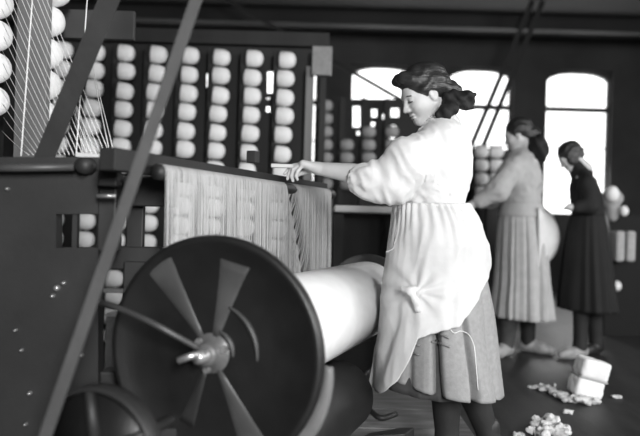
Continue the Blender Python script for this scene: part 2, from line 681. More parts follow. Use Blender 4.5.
lathe(bm, [(-0.03, 0), (-0.03, 0.022), (0.03, 0.026), (0.03, 0)], P(86, 166, 1.93), (0, 1, 0), 20)
obj('bearing', bm, M_IRON, frame, True)
bm = bmesh.new()
pbox(bm, 98, 160, 117, 186, 1.88, 0.05)
obj('bracket', bm, M_IRON, frame, bevel=0.004)
bm = bmesh.new()
tube(bm, [P(97, 196, 1.9), P(116, 196, 1.9)], 0.006, 8)
obj('rod', bm, M_STEEL, frame, True)
for (x, y, r) in ((57, 288, 3.2), (64, 283, 2.0), (53, 296, 2.0), (22, 350, 1.5), (30, 393, 2), (8, 189, 1.5), (26, 424, 1.5), (82, 355, 1.7), (16, 330, 1.4)):
    bm = bmesh.new()
    lathe(bm, [(-0.012, 0), (-0.012, r * YFm / F * 0.7), (-0.004, r * YFm / F), (0.004, r * YFm / F)], P(x, y, YFm - 0.002), (0, 1, 0), 10)
    obj('bolt', bm, M_STEEL, frame, True)
# comb rail, guide roller
bm = bmesh.new()
bbox(bm, sn - 0.11, sn - 0.06, -0.13, LB + 0.1, sz - 0.03, sz + 0.028)
obj('comb_rail', bm, M_WOOD, frame, bevel=0.004)
bm = bmesh.new()
tube(bm, [BX(sn - 0.024, 0.0, sz - 0.024), BX(sn - 0.024, LB + 0.06, sz - 0.024)], 0.021, 16)
obj('guide_roller', bm, M_IRON, frame, True)
bm = bmesh.new()
bbox(bm, sn - 0.10, sn - 0.03, LB + 0.05, LB + 0.10, 0.0, sz - 0.03)
obj('post', bm, M_IRON, frame, bevel=0.004)
bm = bmesh.new()
tt = (570 - 162) / (570 - 255.0)
yy = S0.y * tt
box(bm, P(253, 157, yy + 0.03), (0.017, 0.017, 0.02), UROT)
obj('clamp', bm, M_WOOD, frame, bevel=0.003)
# bearing arm that carries the beam's axle
bm = bmesh.new()
tube(bm, smoothpath([P(98, 302, 1.8), P(118, 308, 1.72), P(150, 322, 1.66), P(176, 336, 1.66), P(198, 348, 1.68)], 6), [0.0075] * 24 + [0.006], 10)
o = obj('bearing_arm', bm, M_RIB, frame, True)
# pale strap round the lower edge of the flange, thin at its start
bm = bmesh.new()
rows = []
for k in range(41):
    t = k / 40
    a_ = math.radians(-4 - 80 * t)
    d_ = N * math.cos(a_) + ZV * math.sin(a_)
    w_ = 0.002 + 0.024 * min(1, t * 2.6) ** 0.8
    rows.append([bm.verts.new(C0 + d_ * r_ + U * u_) for r_, u_ in ((RF - .02, .034), (RF + w_ * .7, .032), (RF + w_, .040), (RF + w_, .052), (RF - .02, .052))])
for k in range(40):
    for q in range(5):
        bm.faces.new((rows[k][q], rows[k][(q + 1) % 5], rows[k + 1][(q + 1) % 5], rows[k + 1][q]))
bm.faces.new(rows[0]); bm.faces.new(rows[-1])
o = obj('brake_strap', bm, M_STRAP, frame, True)
o['label'] = 'pale brake strap round the flange'

# warp sheet
bm = bmesh.new()
NS = 470
t0, t1 = 0.008, LB - 0.012
fi = math.atan2(sz - C0.z, sn)
Dd = math.hypot(sz - C0.z, sn)
for i in range(NS):
    u = t0 + (t1 - t0) * (i + 0.5) / NS + rng.normal() * 0.0004
    w = 0.00116 * (1 + 0.18 * rng.normal())
    w = max(0.0006, w)
    if rng.random() < 0.012:
        continue
    rr = RY + 0.003
    a_t = fi + math.acos(min(1, rr / Dd))
    jn = rng.normal() * 0.0012
    pts = [(sn - 0.075, sz - 0.008)]
    for a in (125, 105, 85, 60, 35, 10):
        pts.append((sn - 0.024 + 0.0225 * math.cos(math.radians(a)), sz - 0.024 + 0.0225 * math.sin(math.radians(a))))
    e = (rr * math.cos(a_t), C0.z + rr * math.sin(a_t))
    s = pts[-1]
    for k in range(1, 9):
        t = k / 8
        pts.append((s[0] + (e[0] - s[0]) * t + jn * math.sin(PI * t), s[1] + (e[1] - s[1]) * t))
    for a in (8, 16):
        pts.append((rr * math.cos(a_t + math.radians(a)), C0.z + rr * math.sin(a_t + math.radians(a))))
    rows = []
    for k, (pn, pz) in enumerate(pts):
        v = max(0.0, min(1.0, (sz - pz) / 0.42))
        # threads parted under the girl's hand
        g = 0.885 + 0.20 * v
        dgap = u - g
        amp = (0.012 + 0.016 * v) if k > 2 else 0.0
        push = amp * math.exp(-(dgap / 0.03) ** 2) * (1 if dgap > 0 else -1)
        dent = -0.045 * math.exp(-(dgap / 0.03) ** 2) * (v ** 0.3 if v > 0 else 0) * (1 - 0.4 * v) if k > 3 else 0
        c = BX(pn + dent, u + push, pz)
        q = Vector(BX(pn, u, pz))
        rows.append([bm.verts.new(c + U * w), bm.verts.new(c - U * w), bm.verts.new(c - N * w)])
    for k in range(len(rows) - 1):
        for j in range(3):
            bm.faces.new((rows[k][j], rows[k][(j + 1) % 3], rows[k + 1][(j + 1) % 3], rows[k + 1][j]))
sheet = obj('warp_sheet', bm, M_SHEET)
tag(sheet, 'sheet of fine pale warp threads hanging from the top rail to the beam', 'yarn', kind='stuff')

# pale slat on the rail beside the hand, grey box below, bench behind
bm = bmesh.new()
pbox(bm, 271, 163.8, 293, 167.6, 2.56, 0.03)
tag(obj('wooden_slat', bm, M_PLANK, bevel=0.002), 'short pale wooden slat lying on the top rail by the hand', 'slat')

# drive pulley lower left
pc = P(97, 456, 1.5)
pul = empty('drive_pulley', (pc.x, pc.y, 0), 'dark iron drive pulley in the lower left corner with a bright rim edge', 'pulley')
prr = 70 / F * 1.5
bm = bmesh.new()
lathe(bm, [(-0.014, prr - 0.010), (-0.016, prr - 0.003), (-0.012, prr), (0.03, prr), (0.034, prr - 0.008), (-0.014, prr - 0.010)], pc, U, 64)
obj('rim', bm, M_IRON, pul, True)
bm = bmesh.new()
lathe(bm, [(-0.035, 0), (-0.035, 0.028), (0.04, 0.03), (0.04, 0)], pc, U, 24)
obj('hub', bm, M_IRON, pul, True)
bm = bmesh.new()
lathe(bm, [(0.01, 0.0), (0.01, prr - 0.012), (0.02, prr - 0.012), (0.02, 0)], pc, U, 48)
obj('web', bm, M_FLANGE, pul, True)
for k in range(5):
    bm = bmesh.new()
    a = math.radians(100 + 72 * k)
    d = N * math.cos(a) + ZV * math.sin(a)
    tube(bm, [pc + d * 0.02, pc + d * (prr - 0.01)], [0.016, 0.011], 10)
    obj('spoke', bm, M_IRON, pul, True)
bm = bmesh.new()
tube(bm, [pc - U * 0.05, pc + U * 0.5], 0.014, 12)
obj('shaft', bm, M_IRON, pul, True)
bm = bmesh.new()
box(bm, (pc.x + 0.1, pc.y + 0.3, pc.z / 2 - 0.01), (0.03, 0.03, pc.z / 2 - 0.01))
obj('stand', bm, M_IRON, pul)

# belts from the overhead shaft
def hit_ceiling(a, b):
    t = (HC - a.z) / (b.z - a.z)
    return a + (b - a) * t
a, b = P(40, 452, 1.42), P(196, 0, 1.55)
bm = bmesh.new()
strap(bm, [a, b, hit_ceiling(a, b)], (1, 0.1, 0), 0.026, 0.007)
tag(obj('drive_belt', bm, M_BELT), 'long grey leather drive belt slanting up across the left foreground', 'belt')
a, b = P(41, 166, 2.05), P(109, 0, 1.9)
bm = bmesh.new()
strap(bm, [a, b, hit_ceiling(a, b)], (1, 0.1, 0), 0.054, 0.008)
tag(obj('drive_belt', bm, M_BELTD), 'wide dark drive belt rising behind the left yarn strands', 'belt')
for (p0, p1, Y, w, lab) in (((234, 4), (408, 104), 7.4, 0.042, 'thin dark belt slanting across the window left of the girl'),
                            ((516, 40), (467, 156), 7.6, 0.055, 'dark slanting belt across the window behind the hair ribbon, left one'),
                            ((533, 25), (479, 156), 7.6, 0.055, 'dark slanting belt along the right edge of the window by the ribbon')):
    bm = bmesh.new()
    a, b = P(*p1, Y), P(*p0, Y)
    strap(bm, [a, b, hit_ceiling(a, b)], (1, 0, 0), w, 0.008)
    tag(obj('machine_belt', bm, M_RIB_B), lab, 'belt', 'overhead machine belts')

# ------------------------------------------------------------------ creels and their spools
def spool_at(name, loc, yaw, pitch, s, label, group, proto=[None], dimmed=False):
    if proto[0] is None:
        root = bpy.data.objects.new('yarn_spool', None)
        root.empty_display_size = 0.02
        COL.objects.link(root)
        bm = bmesh.new()
        lathe(bm, [(0, 0), (0, 0.058), (0.004, 0.0605), (0.05, 0.061), (0.075, 0.058), (0.094, 0.050), (0.106, 0.038), (0.113, 0.022), (0.116, 0.010), (0.116, 0)], (0, 0, 0), (1, 0, 0), 32)
        obj('wound_yarn', bm, M_YARN, root, True)
        bm = bmesh.new()
        lathe(bm, [(-0.014, 0), (-0.014, 0.055), (-0.011, 0.058), (-0.002, 0.058), (0.0, 0.055), (0.0, 0)], (0, 0, 0), (1, 0, 0), 24)
        obj('end_disc', bm, M_WOOD, root, True)
        bm = bmesh.new()
        tube(bm, [(-0.035, 0, 0), (0.0, 0, 0)], 0.008, 8)
        obj('peg', bm, M_WOOD, root, True)
        proto[0] = root
        r = root
    else:
        r = proto[0].copy()
        COL.objects.link(r)
        for ch in proto[0].children:
            c = ch.copy()
            COL.objects.link(c)
            c.parent = r
            if dimmed and ch.name.startswith('wound_yarn'):  # shade of the far wing put into the yarn colour
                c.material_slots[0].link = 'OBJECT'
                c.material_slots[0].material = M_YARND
    r.location = loc
    r.rotation_euler = (0, pitch, yaw)
    r.scale = (s, s, s)
    tag(r, label, 'spool', group)
    return r


ORD = ['top', 'second', 'third', 'fourth', 'fifth', 'sixth', 'seventh', 'eighth', 'ninth', 'tenth', 'eleventh', 'twelfth', 'thirteenth', 'fourteenth', 'fifteenth']
YC = 4.8
colx = [65, 97, 128, 159, 191, 223, 255, 288]
colname = ['leftmost column', 'second column from the left', 'third column from the left', 'fourth column from the left', 'fourth column from the right', 'third column from the right', 'second column from the right', 'rightmost column']
creel = empty('yarn_creel', P(180, 300, YC), 'large dark wooden creel behind the warp sheet holding columns of white spools', 'creel')
creel.location.z = 0
bx0 = P(50, 150, YC).x
bx1 = P(312, 150, YC).x
for j, cx in enumerate(colx):
    x = P(cx - 12, 140, YC).x
    ptop = P(cx, 43 + (cx - 97) * .047, YC).z / 2
    bm = bmesh.new()
    box(bm, (x - 0.005, YC + 0.02, ptop), (0.026, 0.05, ptop))
    obj('post', bm, M_WOOD, creel, bevel=0.004)
bm = bmesh.new()
box(bm, ((bx0 + bx1) / 2, YC + 0.10, 2.16), ((bx1 - bx0) / 2 + 0.1, 0.03, 0.05))
obj('top_rail', bm, M_WOOD, creel, bevel=0.005)
bm = bmesh.new()
holed_panel(bm, 20, 38, 312, 330, [(267, 71, 274, 93), (206, 73, 211, 87), (266, 97, 270, 102), (266, 106, 270, 112)], YC + 0.14, 0.03)
obj('back_board', bm, M_WOOD, creel)
# pale end post of the creel
bm = bmesh.new()
pbox(bm, 303, 66, 311, 300, YC - 0.02, 0.1)
o = obj('post', bm, M_WOODG, creel, bevel=0.004)
o['label'] = 'grey wooden end post'
for j, cx in enumerate(colx):
    nrow = 0
    for i in range(15):
        z = P(cx, 51.5 + (cx - 97) * .047, YC).z - i * 0.1305
        py = 51.5 + (cx - 97) * .047 + i * 18.8
        # leave out the spools wholly hidden by the machine, its disc and the girl
        if py > 255 and not (cx in (97, 128) and py < 345):
            continue
        if z < 0.1:
            continue
        nrow += 1
        w = P(cx - 7.5 - 0.53 * i, 57, YC)
        spool_at('yarn_spool', (w.x + random.uniform(-0.004, 0.004), YC - 0.02, z + random.uniform(-0.004, 0.004)), math.atan((320 - cx) / F) + math.radians(-7 + random.uniform(-5, 5)), math.radians(4 + random.uniform(-3, 3)), 0.97 + random.uniform(-0.03, 0.03),
                 '%s spool from the top in the %s of the main creel' % (ORD[i] if i else 'first', colname[j]), 'spools on the main creel')
# near left wing of the creel
wing = empty('yarn_creel', P(38, 400, 2.95), 'near creel wing at the left edge with a grey upright plank', 'creel')
wing.location.z = 0
bm = bmesh.new()
c = P(38, 80, 2.8)
box(bm, (P(32, 80, 2.8).x - 0.005, 2.82, 1.1), (0.064, 0.02, 1.1))
o = obj('plank', bm, M_WOODG, wing, bevel=0.003)
o['label'] = 'grey upright plank'
bm = bmesh.new()
box(bm, (P(-8, 80, 2.95).x, 2.98, 1.15), (0.03, 0.03, 1.15))
obj('post', bm, M_WOOD, wing, bevel=0.003)
bm = bmesh.new()
pbox(bm, 14, 9, 134, 38, 3.12, 0.03)
obj('header_board', bm, M_HEAD, wing, bevel=0.004)
for i, (x, y) in enumerate(((62, -8), (56, 22), (54, 54), (52, 85), (50, 116), (48, 147))):
    spool_at('yarn_spool', P(x - 18, y, 2.95), math.radians(-24), math.radians(3), 1.08, '%s large spool from the top just right of the grey plank' % (ORD[i] if i else 'first'), 'spools on the near left wing')
for i, (x, y) in enumerate(((10, 4), (9, 36), (8, 68), (6, 101))):
    spool_at('yarn_spool', P(x - 24, y, 2.75), math.radians(-24), math.radians(3), 1.02, '%s large white yarn spool from the top at the far left edge' % (ORD[i] if i else 'first'), 'spools at the left edge')
# far wing
YD = 6.95
far = empty('yarn_creel', P(362, 300, YD), 'far dim creel wing in front of the window left of the girl', 'creel')
far.location.z = 0
bm = bmesh.new()
holed_panel(bm, 316, 99, 444, 330, [(353, 106, 360, 127), (357, 131, 359.5, 135), (371.5, 109, 377, 117), (382.5, 114, 386.5, 119), (371, 122, 375, 126), (391, 108, 399, 117), (391, 125, 396, 131), (390, 137, 395, 144), (392, 146, 395, 149), (347, 112, 350, 117)], YD + 0.14, 0.03)
obj('back_board', bm, M_WOOD, far)
for j, cx in enumerate((328, 349, 371, 394)):
    bm = bmesh.new()
    x = P(cx - 8, 140, YD).x
    z1 = P(330, 97, YD).z
    box(bm, (x, YD + 0.02, z1 / 2), (0.025, 0.04, z1 / 2))
    obj('post', bm, M_WOOD, far, bevel=0.004)
    for i in range(7):
        if i < 3 and j == 1 or i < 2 and j in (2, 3):
            continue
        spool_at('yarn_spool', P(cx - 6, 106 + 13 * i, YD), math.radians(-30), 0, 0.98, '%s small dim spool from the top in the %s column of the far creel' % (ORD[i] if i else 'first', ['first', 'second', 'third', 'fourth'][j]), 'dim spools on the far creel', dimmed=True)
# creel behind the second woman
YE = 6.6
e_c = empty('yarn_creel', P(484, 300, YE), 'blurred creel of pale spools between the girl and the second woman', 'creel')
e_c.location.z = 0
bm = bmesh.new()
holed_panel(bm, 444, 150, 530, 330, [], YE + 0.14, 0.03)
obj('back_board', bm, M_WOOD, e_c)
for j, cx in enumerate((483, 498)):
    bm = bmesh.new()
    x = P(cx - 8, 140, YE).x
    z1 = P(480, 148, YE).z
    box(bm, (x, YE + 0.02, z1 / 2), (0.02, 0.04, z1 / 2))
    obj('post', bm, M_WOOD, e_c, bevel=0.004)
    for i in range(4):
        spool_at('yarn_spool', P(cx - 6, 152 + 13.5 * i, YE), math.radians(-30), 0, 0.98, '%s spool from the top in the %s column behind the second woman' % (ORD[i] if i else 'first', ['left', 'right'][j]), 'spools behind the second woman')
# grey card on the end post
bm = bmesh.new()
pbox(bm, 312, 46, 332, 75, YC - 0.1, 0.04)
bm2 = bmesh.new()
pbox(bm2, 317, 70, 323, 330, YC - 0.05, 0.05)
sg = empty('notice_post', P(320, 300, YC - 0.05), 'dark post topped by a grey square box beside the main creel', 'post')
sg.location.z = 0
o = obj('box', bm, M_CARD, sg, bevel=0.006)
o['label'] = 'grey square box'
obj('post', bm2, M_WOOD, sg)

# yarn strands
strand_i = 0
def strand(p, q, r, label, group, sag=0.01):
    bm = bmesh.new()
    p, q = Vector(p), Vector(q)
    pts = [p + (q - p) * t - ZV * sag * 4 * t * (1 - t) for t in [k / 6 for k in range(7)]]
    tube(bm, pts, r, 5)
    tag(obj('yarn_strand', bm, M_YARN, None, True), label, 'yarn strand', group)
for i in range(19):
    strand(P(2 + 0.8 * (i % 3), -112 + 13.5 * i, 2.62), P(110 - 4.5 * i, 155, 2.06), 0.0011, 'fine white yarn strand slanting down past the grey plank at the left', 'left fan of yarn strands', 0.004)
for i in range(13):
    strand(P(66 + 1.6 * i, 78 + 5.0 * i - 2.2 * (i % 4), 2.9), P(84 + 2.2 * i, 155, 2.06), 0.0011, 'fine white yarn strand slanting down between the dark belt and guide bar', 'right fan of yarn strands', 0.004)
strand(P(33, -10, 2.2), P(21, 156, 2.05), 0.0022, 'bright upright yarn strand crossing in front of the grey plank', 'upright strands', 0)
strand(P(88, -12, 2.2), P(76, 156, 2.05), 0.0018, 'bright upright yarn strand just right of the wide dark belt', 'upright strands', 0)
strand(P(88, 50, 2.9), P(110, 154, 2.05), 0.0016, 'steep bright strand at the right side of the right fan', 'steep strands', 0)
strand(P(91, 60, 2.9), P(114, 153, 2.05), 0.0014, 'steep bright strand nearest the long belt', 'steep strands', 0)
bm = bmesh.new()
a, b = P(78, 155, 2.04), P(115, 158, 2.04)
strap(bm, [a, b], (0, 1, 0), 0.04, 0.012)
tag(obj('guide_bar', bm, M_PLANK), 'short pale guide bar collecting the right fan of yarn strands', 'guide bar')

cr = empty('crate', P(113, 372, 3.3), 'grey upright crate seen through the gap left of the big disc', 'crate')
cr.location.z = 0
zc1 = P(113, 318, 3.3).z
cx_ = P(113, 340, 3.3).x
bm = bmesh.new()
box(bm, (cx_, 3.4, zc1 / 2), (0.05, 0.06, zc1 / 2))
obj('box_body', bm, M_CARD, cr, bevel=0.004)
bm = bmesh.new()
box(bm, (cx_, 3.4, zc1 + 0.006), (0.055, 0.065, 0.006))
obj('lid', bm, M_PLANK, cr, bevel=0.002)
# bench and platform, things on the floor
bn = empty('work_bench', P(370, 300, 3.7), 'low bench with a pale top between warp sheet and apron', 'bench')
bn.location.z = 0
bm = bmesh.new()
pbox(bm, 334, 206, 406, 213, 3.7, 0.25)
o = obj('bench_top', bm, M_PLANK, bn, bevel=0.01)
o['label'] = 'pale top board'
for x in (339, 401):
    bm = bmesh.new()
    w = P(x, 214, 3.75)
    box(bm, (w.x, 3.82, w.z / 2), (0.025, 0.08, w.z / 2))
    obj('leg', bm, M_WOOD, bn)
bm = bmesh.new()
zt = P(370, 214, 3.72).z
box(bm, (P(370, 214, 3.7).x, 3.86, zt / 2), (0.19, 0.02, zt / 2))
obj('back_panel', bm, M_WOOD, bn)

pl = empty('floor_platform', (0.42, 3.1, 0), 'low pale board platform on the floor under the girl', 'platform')
for k in range(5):
    bm = bmesh.new()
    box(bm, (0.30 , 2.30 + 0.3 * k + 0.148, 0.012), (0.36, 0.147, 0.012))
    obj('board', bm, M_BOARD, pl, bevel=0.003)
# iron parts by the drum
bm = bmesh.new()
tube(bm, smoothpath([P(338, 425, 2.75), P(352, 417, 2.8), P(366, 408, 2.9), P(380, 418, 2.8), P(396, 414, 2.85)], 4), 0.012, 8)
tag(obj('iron_rod', bm, M_IRON, None, True), 'bent black iron rod lying on the platform beside the drum', 'rod')
bm = bmesh.new()
pts = [(0, 0), (0.17, 0.05), (0.22, 0.14), (0.16, 0.13), (0.03, 0.05)]
w = P(362, 432, 2.62)
lo_ = [bm.verts.new((w.x + x, w.y + y, 0.026)) for x, y in pts]
hi_ = [bm.verts.new((w.x + x, w.y + y, 0.075)) for x, y in pts]
bm.faces.new(lo_[::-1]); bm.faces.new(hi_)
for k in range(5):
    bm.faces.new((lo_[k], lo_[(k + 1) % 5], hi_[(k + 1) % 5], hi_[k]))
tag(obj('treadle', bm, M_IRON, bevel=0.006), 'dark iron treadle on the boards left of the black stocking', 'treadle')

def lump(name, pts, m, label, cat, rad, seed, kind=None, squash=0.5, h=0.0055):
    r = np.random.default_rng(seed)
    fl = Field()
    for (x, y, z, q) in pts:
        for _ in range(15):
            o = r.normal(size=3) * q * 0.55
            c = (x + o[0], y + o[1], max(0.3 * q, z + o[2] * squash))
            fl.ell(c, (q * r.uniform(.25, .6), q * r.uniform(.25, .6), q * r.uniform(.15, .35)), 0.006)
    xs = np.array(pts)
    mg = xs[:, 3].max() * 2.2
    v, f = nets(fl, (xs[:, 0].min() - mg, xs[:, 1].min() - mg, 0.0), (xs[:, 0].max() + mg, xs[:, 1].max() + mg, xs[:, 2].max() + mg), h)
    v[:, 2] = np.maximum(v[:, 2], 0.002)
    ob = soft(name, [(v, f)], m, None, lambda co: 0.009 * mn.noise(co * 55) + 0.006 * mn.noise(co * 130))
    return tag(ob, label, cat, None, kind)
def floorpt(px, py):
    t = math.tan(0)
    hy = 218 + (px - 320) * TH
    Y = CAMZ * F / (py - hy)
    w = P(px, py, Y)
    return w.x, w.y
pts = []
for (x, y, q) in ((537, 389, .025), (543, 391, .035), (549, 392, .04), (556, 395, .04), (562, 399, .04), (569, 402, .045), (577, 403, .045), (585, 404, .045), (592, 403, .04), (531, 388, .018)):
    fx, fy = floorpt(x, y)
    pts.append((fx, fy, q * 0.35, q * .8))
lump('cotton_waste', pts, M_COTTON, 'long trail of pale cotton waste on the floor in front of the white parcel', 'cotton waste', .05, 3, 'stuff')
pts = []
for (x, y, q) in ((542, 424, .03), (547, 428, .04), (553, 430, .045), (546, 436, .045), (556, 437, .05), (562, 437, .03), (537, 422, .016)):
    fx, fy = floorpt(x, y + 3)
    pts.append((fx, fy, q * 0.8, q))
lump('cotton_waste', pts, M_COTTON, 'small ragged heap of cotton waste at the bottom edge of the view', 'cotton waste', .05, 5, 'stuff')
for k, (x, y, lab) in enumerate(((566, 413, 'tiny white cotton scrap on the floor between the two waste heaps'), (614, 398, 'small white cotton tuft on the floor right of the parcel'), (517, 437, 'white cotton tuft on the floor near the girl\'s skirt hem'), (364, 407, 'white cotton scrap on the platform beside the drum'))):
    fx, fy = floorpt(x, y)
    q = 0.016
    if k == 3:
        o = lump('cotton_scrap', [(fx - .02, fy, .03, q), (fx, fy, .03, q)], M_COTTON, lab, 'cotton scrap', .02, 20 + k, None, 0.5, 0.004)
    else:
        o = lump('cotton_scrap', [(fx, fy, .008, q), (fx + .02, fy, .008, q * .8)], M_COTTON, lab, 'cotton scrap', .02, 20 + k, None, 0.5, 0.004)
    o['group'] = 'cotton scraps'

# white parcel
fx, fy = floorpt(588, 400)
pr = empty('parcel', (fx, fy, 0), 'bright white parcel bound round its middle standing tilted on the floor', 'parcel')
Rp = Matrix.Rotation(math.radians(13), 3, 'Y') @ Matrix.Rotation(math.radians(3), 3, 'Z')
for s, nm in ((-1, 'lower_bundle'), (1, 'upper_bundle')):
    fl = Field()
    c = Vector((fx + .012, fy + 0.03, 0.111)) + Rp @ Vector((0.004 * s, 0, 0.049 * s))
    Rn = np.array(Rp)
    cc = np.array(c)
    def fn(p, cc=cc, Rn=Rn):
        q = np.abs((p - cc) @ Rn) - np.array([0.056, 0.046, 0.031])
        return np.linalg.norm(np.maximum(q, 0), axis=1) + np.minimum(q.max(1), 0) - 0.018
    fl.add(fn)
    v, f = nets(fl, cc - 0.14, cc + 0.14, 0.007)
    soft(nm, [(v, f)], M_PARCEL, pr, lambda co: 0.004 * mn.noise(co * 30))
bm = bmesh.new()
c = Vector((fx + .012, fy + 0.03, 0.111))
pts = [c + Rp @ Vector((0.071 * sx, 0.061 * sy, 0)) for sx, sy in ((-1, -1), (1, -1), (1, 1), (-1, 1), (-1, -1))]
tube(bm, pts, 0.006, 6)
obj('cord', bm, M_YARND, pr)

# machine stand with pale yarn behind the dark dressed figure
ms = empty('machine_stand', P(615, 330, 5.6), 'blurred dark machine stand with pale yarn at the right edge', 'machine')
ms.location.z = 0
bm = bmesh.new()
pbox(bm, 604, 214, 645, 345, 5.7, 0.4)
obj('body', bm, M_DRESS, ms, bevel=0.02)
bm = bmesh.new()
tube(bm, [P(598, 209, 5.6), P(604, 222, 5.6), P(607, 250, 5.6), P(608, 290, 5.6)], [0.05, 0.04, 0.03, 0.02], 10)
o = obj('pipe', bm, M_IRONL, ms, True)
fl = Field()
fl.ell(P(612, 198, 5.6), (0.09, 0.08, 0.075), 0.03).ell(P(613, 212, 5.6), (0.05, 0.05, 0.08), 0.04)
c = np.array(P(612, 200, 5.6))
v, f = nets(fl, c - 0.25, c + 0.2, 0.015)
obj_ = soft('yarn_bundle', [(v, f)], M_YARND, ms)
for (x, y, r) in ((612, 194, 0.055), (624, 211, 0.036), (617, 286, 0.035)):  # small white balls set on the stand
    fl = Field()
    c = P(x, y, 5.52)
    fl.ell(c, (r, r, r * 1.2))
    v, f = nets(fl, np.array(c) - .08, np.array(c) + .08, 0.01)
    soft('white_ball', [(v, f)], M_YARN, ms)
for x in (621, 632):
    bm = bmesh.new()
    pbox(bm, x - 4.5, 231, x + 4.5, 262, 5.5, 0.2)
    obj('yarn_block', bm, M_YARND, ms, bevel=0.02)

# ------------------------------------------------------------------ people
def head_frame(c, pitch, yaw, scale=1.0, face=-1):
    """columns: forward, left, up.  face=-1: looks to -X; yaw turns the face towards the camera"""
    p, y = math.radians(pitch), math.radians(yaw)
    f = Vector((face * math.cos(p) * math.cos(y), -math.cos(p) * math.sin(y), -math.sin(p)))
    l = ZV.cross(f).normalized()
    u = f.cross(l)
    return Matrix((f, l, u)).transposed(), Vector(c), scale


def loc2w(fr, v):
    R, c, s = fr
    return np.array(v) * s @ np.array(R).T + np.array(c)


def head_piece(fr, h=0.004):
    H = Field()
    H.ell((-.012, 0, .035), (.093, .074, .078), 0)
    H.ell((.028, 0, -.022), (.060, .057, .082), .03)
    H.cone((.0, .05, -.045), (.056, .012, -.088), .018, .015, .03)
    H.cone((.0, -.05, -.045), (.056, -.012, -.088), .018, .015, .03)
    H.ell((.066, 0, -.088), (.017, .02, .016), .02)
    H.ell((.070, 0, .022), (.015, .042, .012), .02)
    for s in (1, -1):
        H.ell((.052, s * .034, -.028), (.028, .024, .026), .025)
        H.ell((.090, s * .030, .001), (.012, .017, .010), .012, 's')
        H.ell((.070, s * .030, .0), (.0125, .015, .0105), .004)
        H.ell((.074, s * .030, .0055), (.0115, .0165, .006), .004)
    H.cone((.082, 0, .010), (.103, 0, -.028), .0075, .0105, .012)
    for s in (1, -1):
        H.ell((.093, s * .011, -.031), (.011, .008, .008), .008)
    H.ell((.086, 0, -.055), (.009, .021, .0055), .006)
    H.ell((.084, 0, -.066), (.0085, .018, .0055), .006)
    H.cone((.088, .02, -.0605), (.088, -.02, -.0605), .0025, .0025, .004, 's')
    for s in (1, -1):
        H.ell((-.006, s * .073, -.008), (.019, .010, .031), .008)
        H.ell((-.003, s * .084, -.004), (.010, .007, .018), .005, 's')
    H.cone((-.03, 0, -.05), (-.05, 0, -.16), .046, .050, .03)
    v, f = nets(H, (-.14, -.12, -.20), (.14, .12, .13), h)
    return loc2w(fr, v), f


def hair_field(bun=True, front=True, cut=0.0):
    H = Field()
    H.ell((-.024, 0, .044), (.103, .086, .088), 0)
    if front:
        H.chain([(.045, -.058, .078), (.068, -.025, .096), (.068, .025, .096), (.045, .058, .078)], [.018, .022, .022, .018], .02)
    for s in (1, -1):
        H.ell((-.02, s * .072, .02), (.055, .022, .038), .02)
    H.ell((-.075, 0, -.015), (.045, .066, .055), .03)
    if bun:
        H.ell((-.115, 0, -.035), (.045, .055, .045), .03)
    H.ell((.105 + cut, 0, -.042), (.080, .115, .092), .012, 's')
    for s in (1, -1):
        if not cut:
            H.ell((.0, s * .088, -.025), (.026, .03, .032), .008, 's')
        else:
            H.ell((.005, s * .062, -.03), (.05, .03, .05), .02)
    return H


def hair_piece(name, fr, m, parent, h=0.005, **kw):
    H = hair_field(**kw)
    v, f = nets(H, (-.19, -.12, -.12), (.14, .12, .15), h)
    R = np.array(fr[0])

    def disp(co):
        q = (np.array(co) - np.array(fr[1])) @ R / fr[2]
        w = math.sin(q[2] * 150 + 2.5 * math.sin(q[0] * 42) + 30 * abs(q[1]))
        return fr[2] * (0.0018 * w + 0.003 * mn.noise(co * 28))
    return soft(name, [(loc2w(fr, v), f)], m, parent, disp)


def px_rows(rows, Y, dy=0.0):
    """loft rows from (py, left, right, half depth)"""
    out = []
    for (py, l, r, d) in rows:
        c = P((l + r) / 2, py, Y)
        out.append((c.z, c.x, Y + dy, (r - l) / 2 * Y / F, d))
    return out


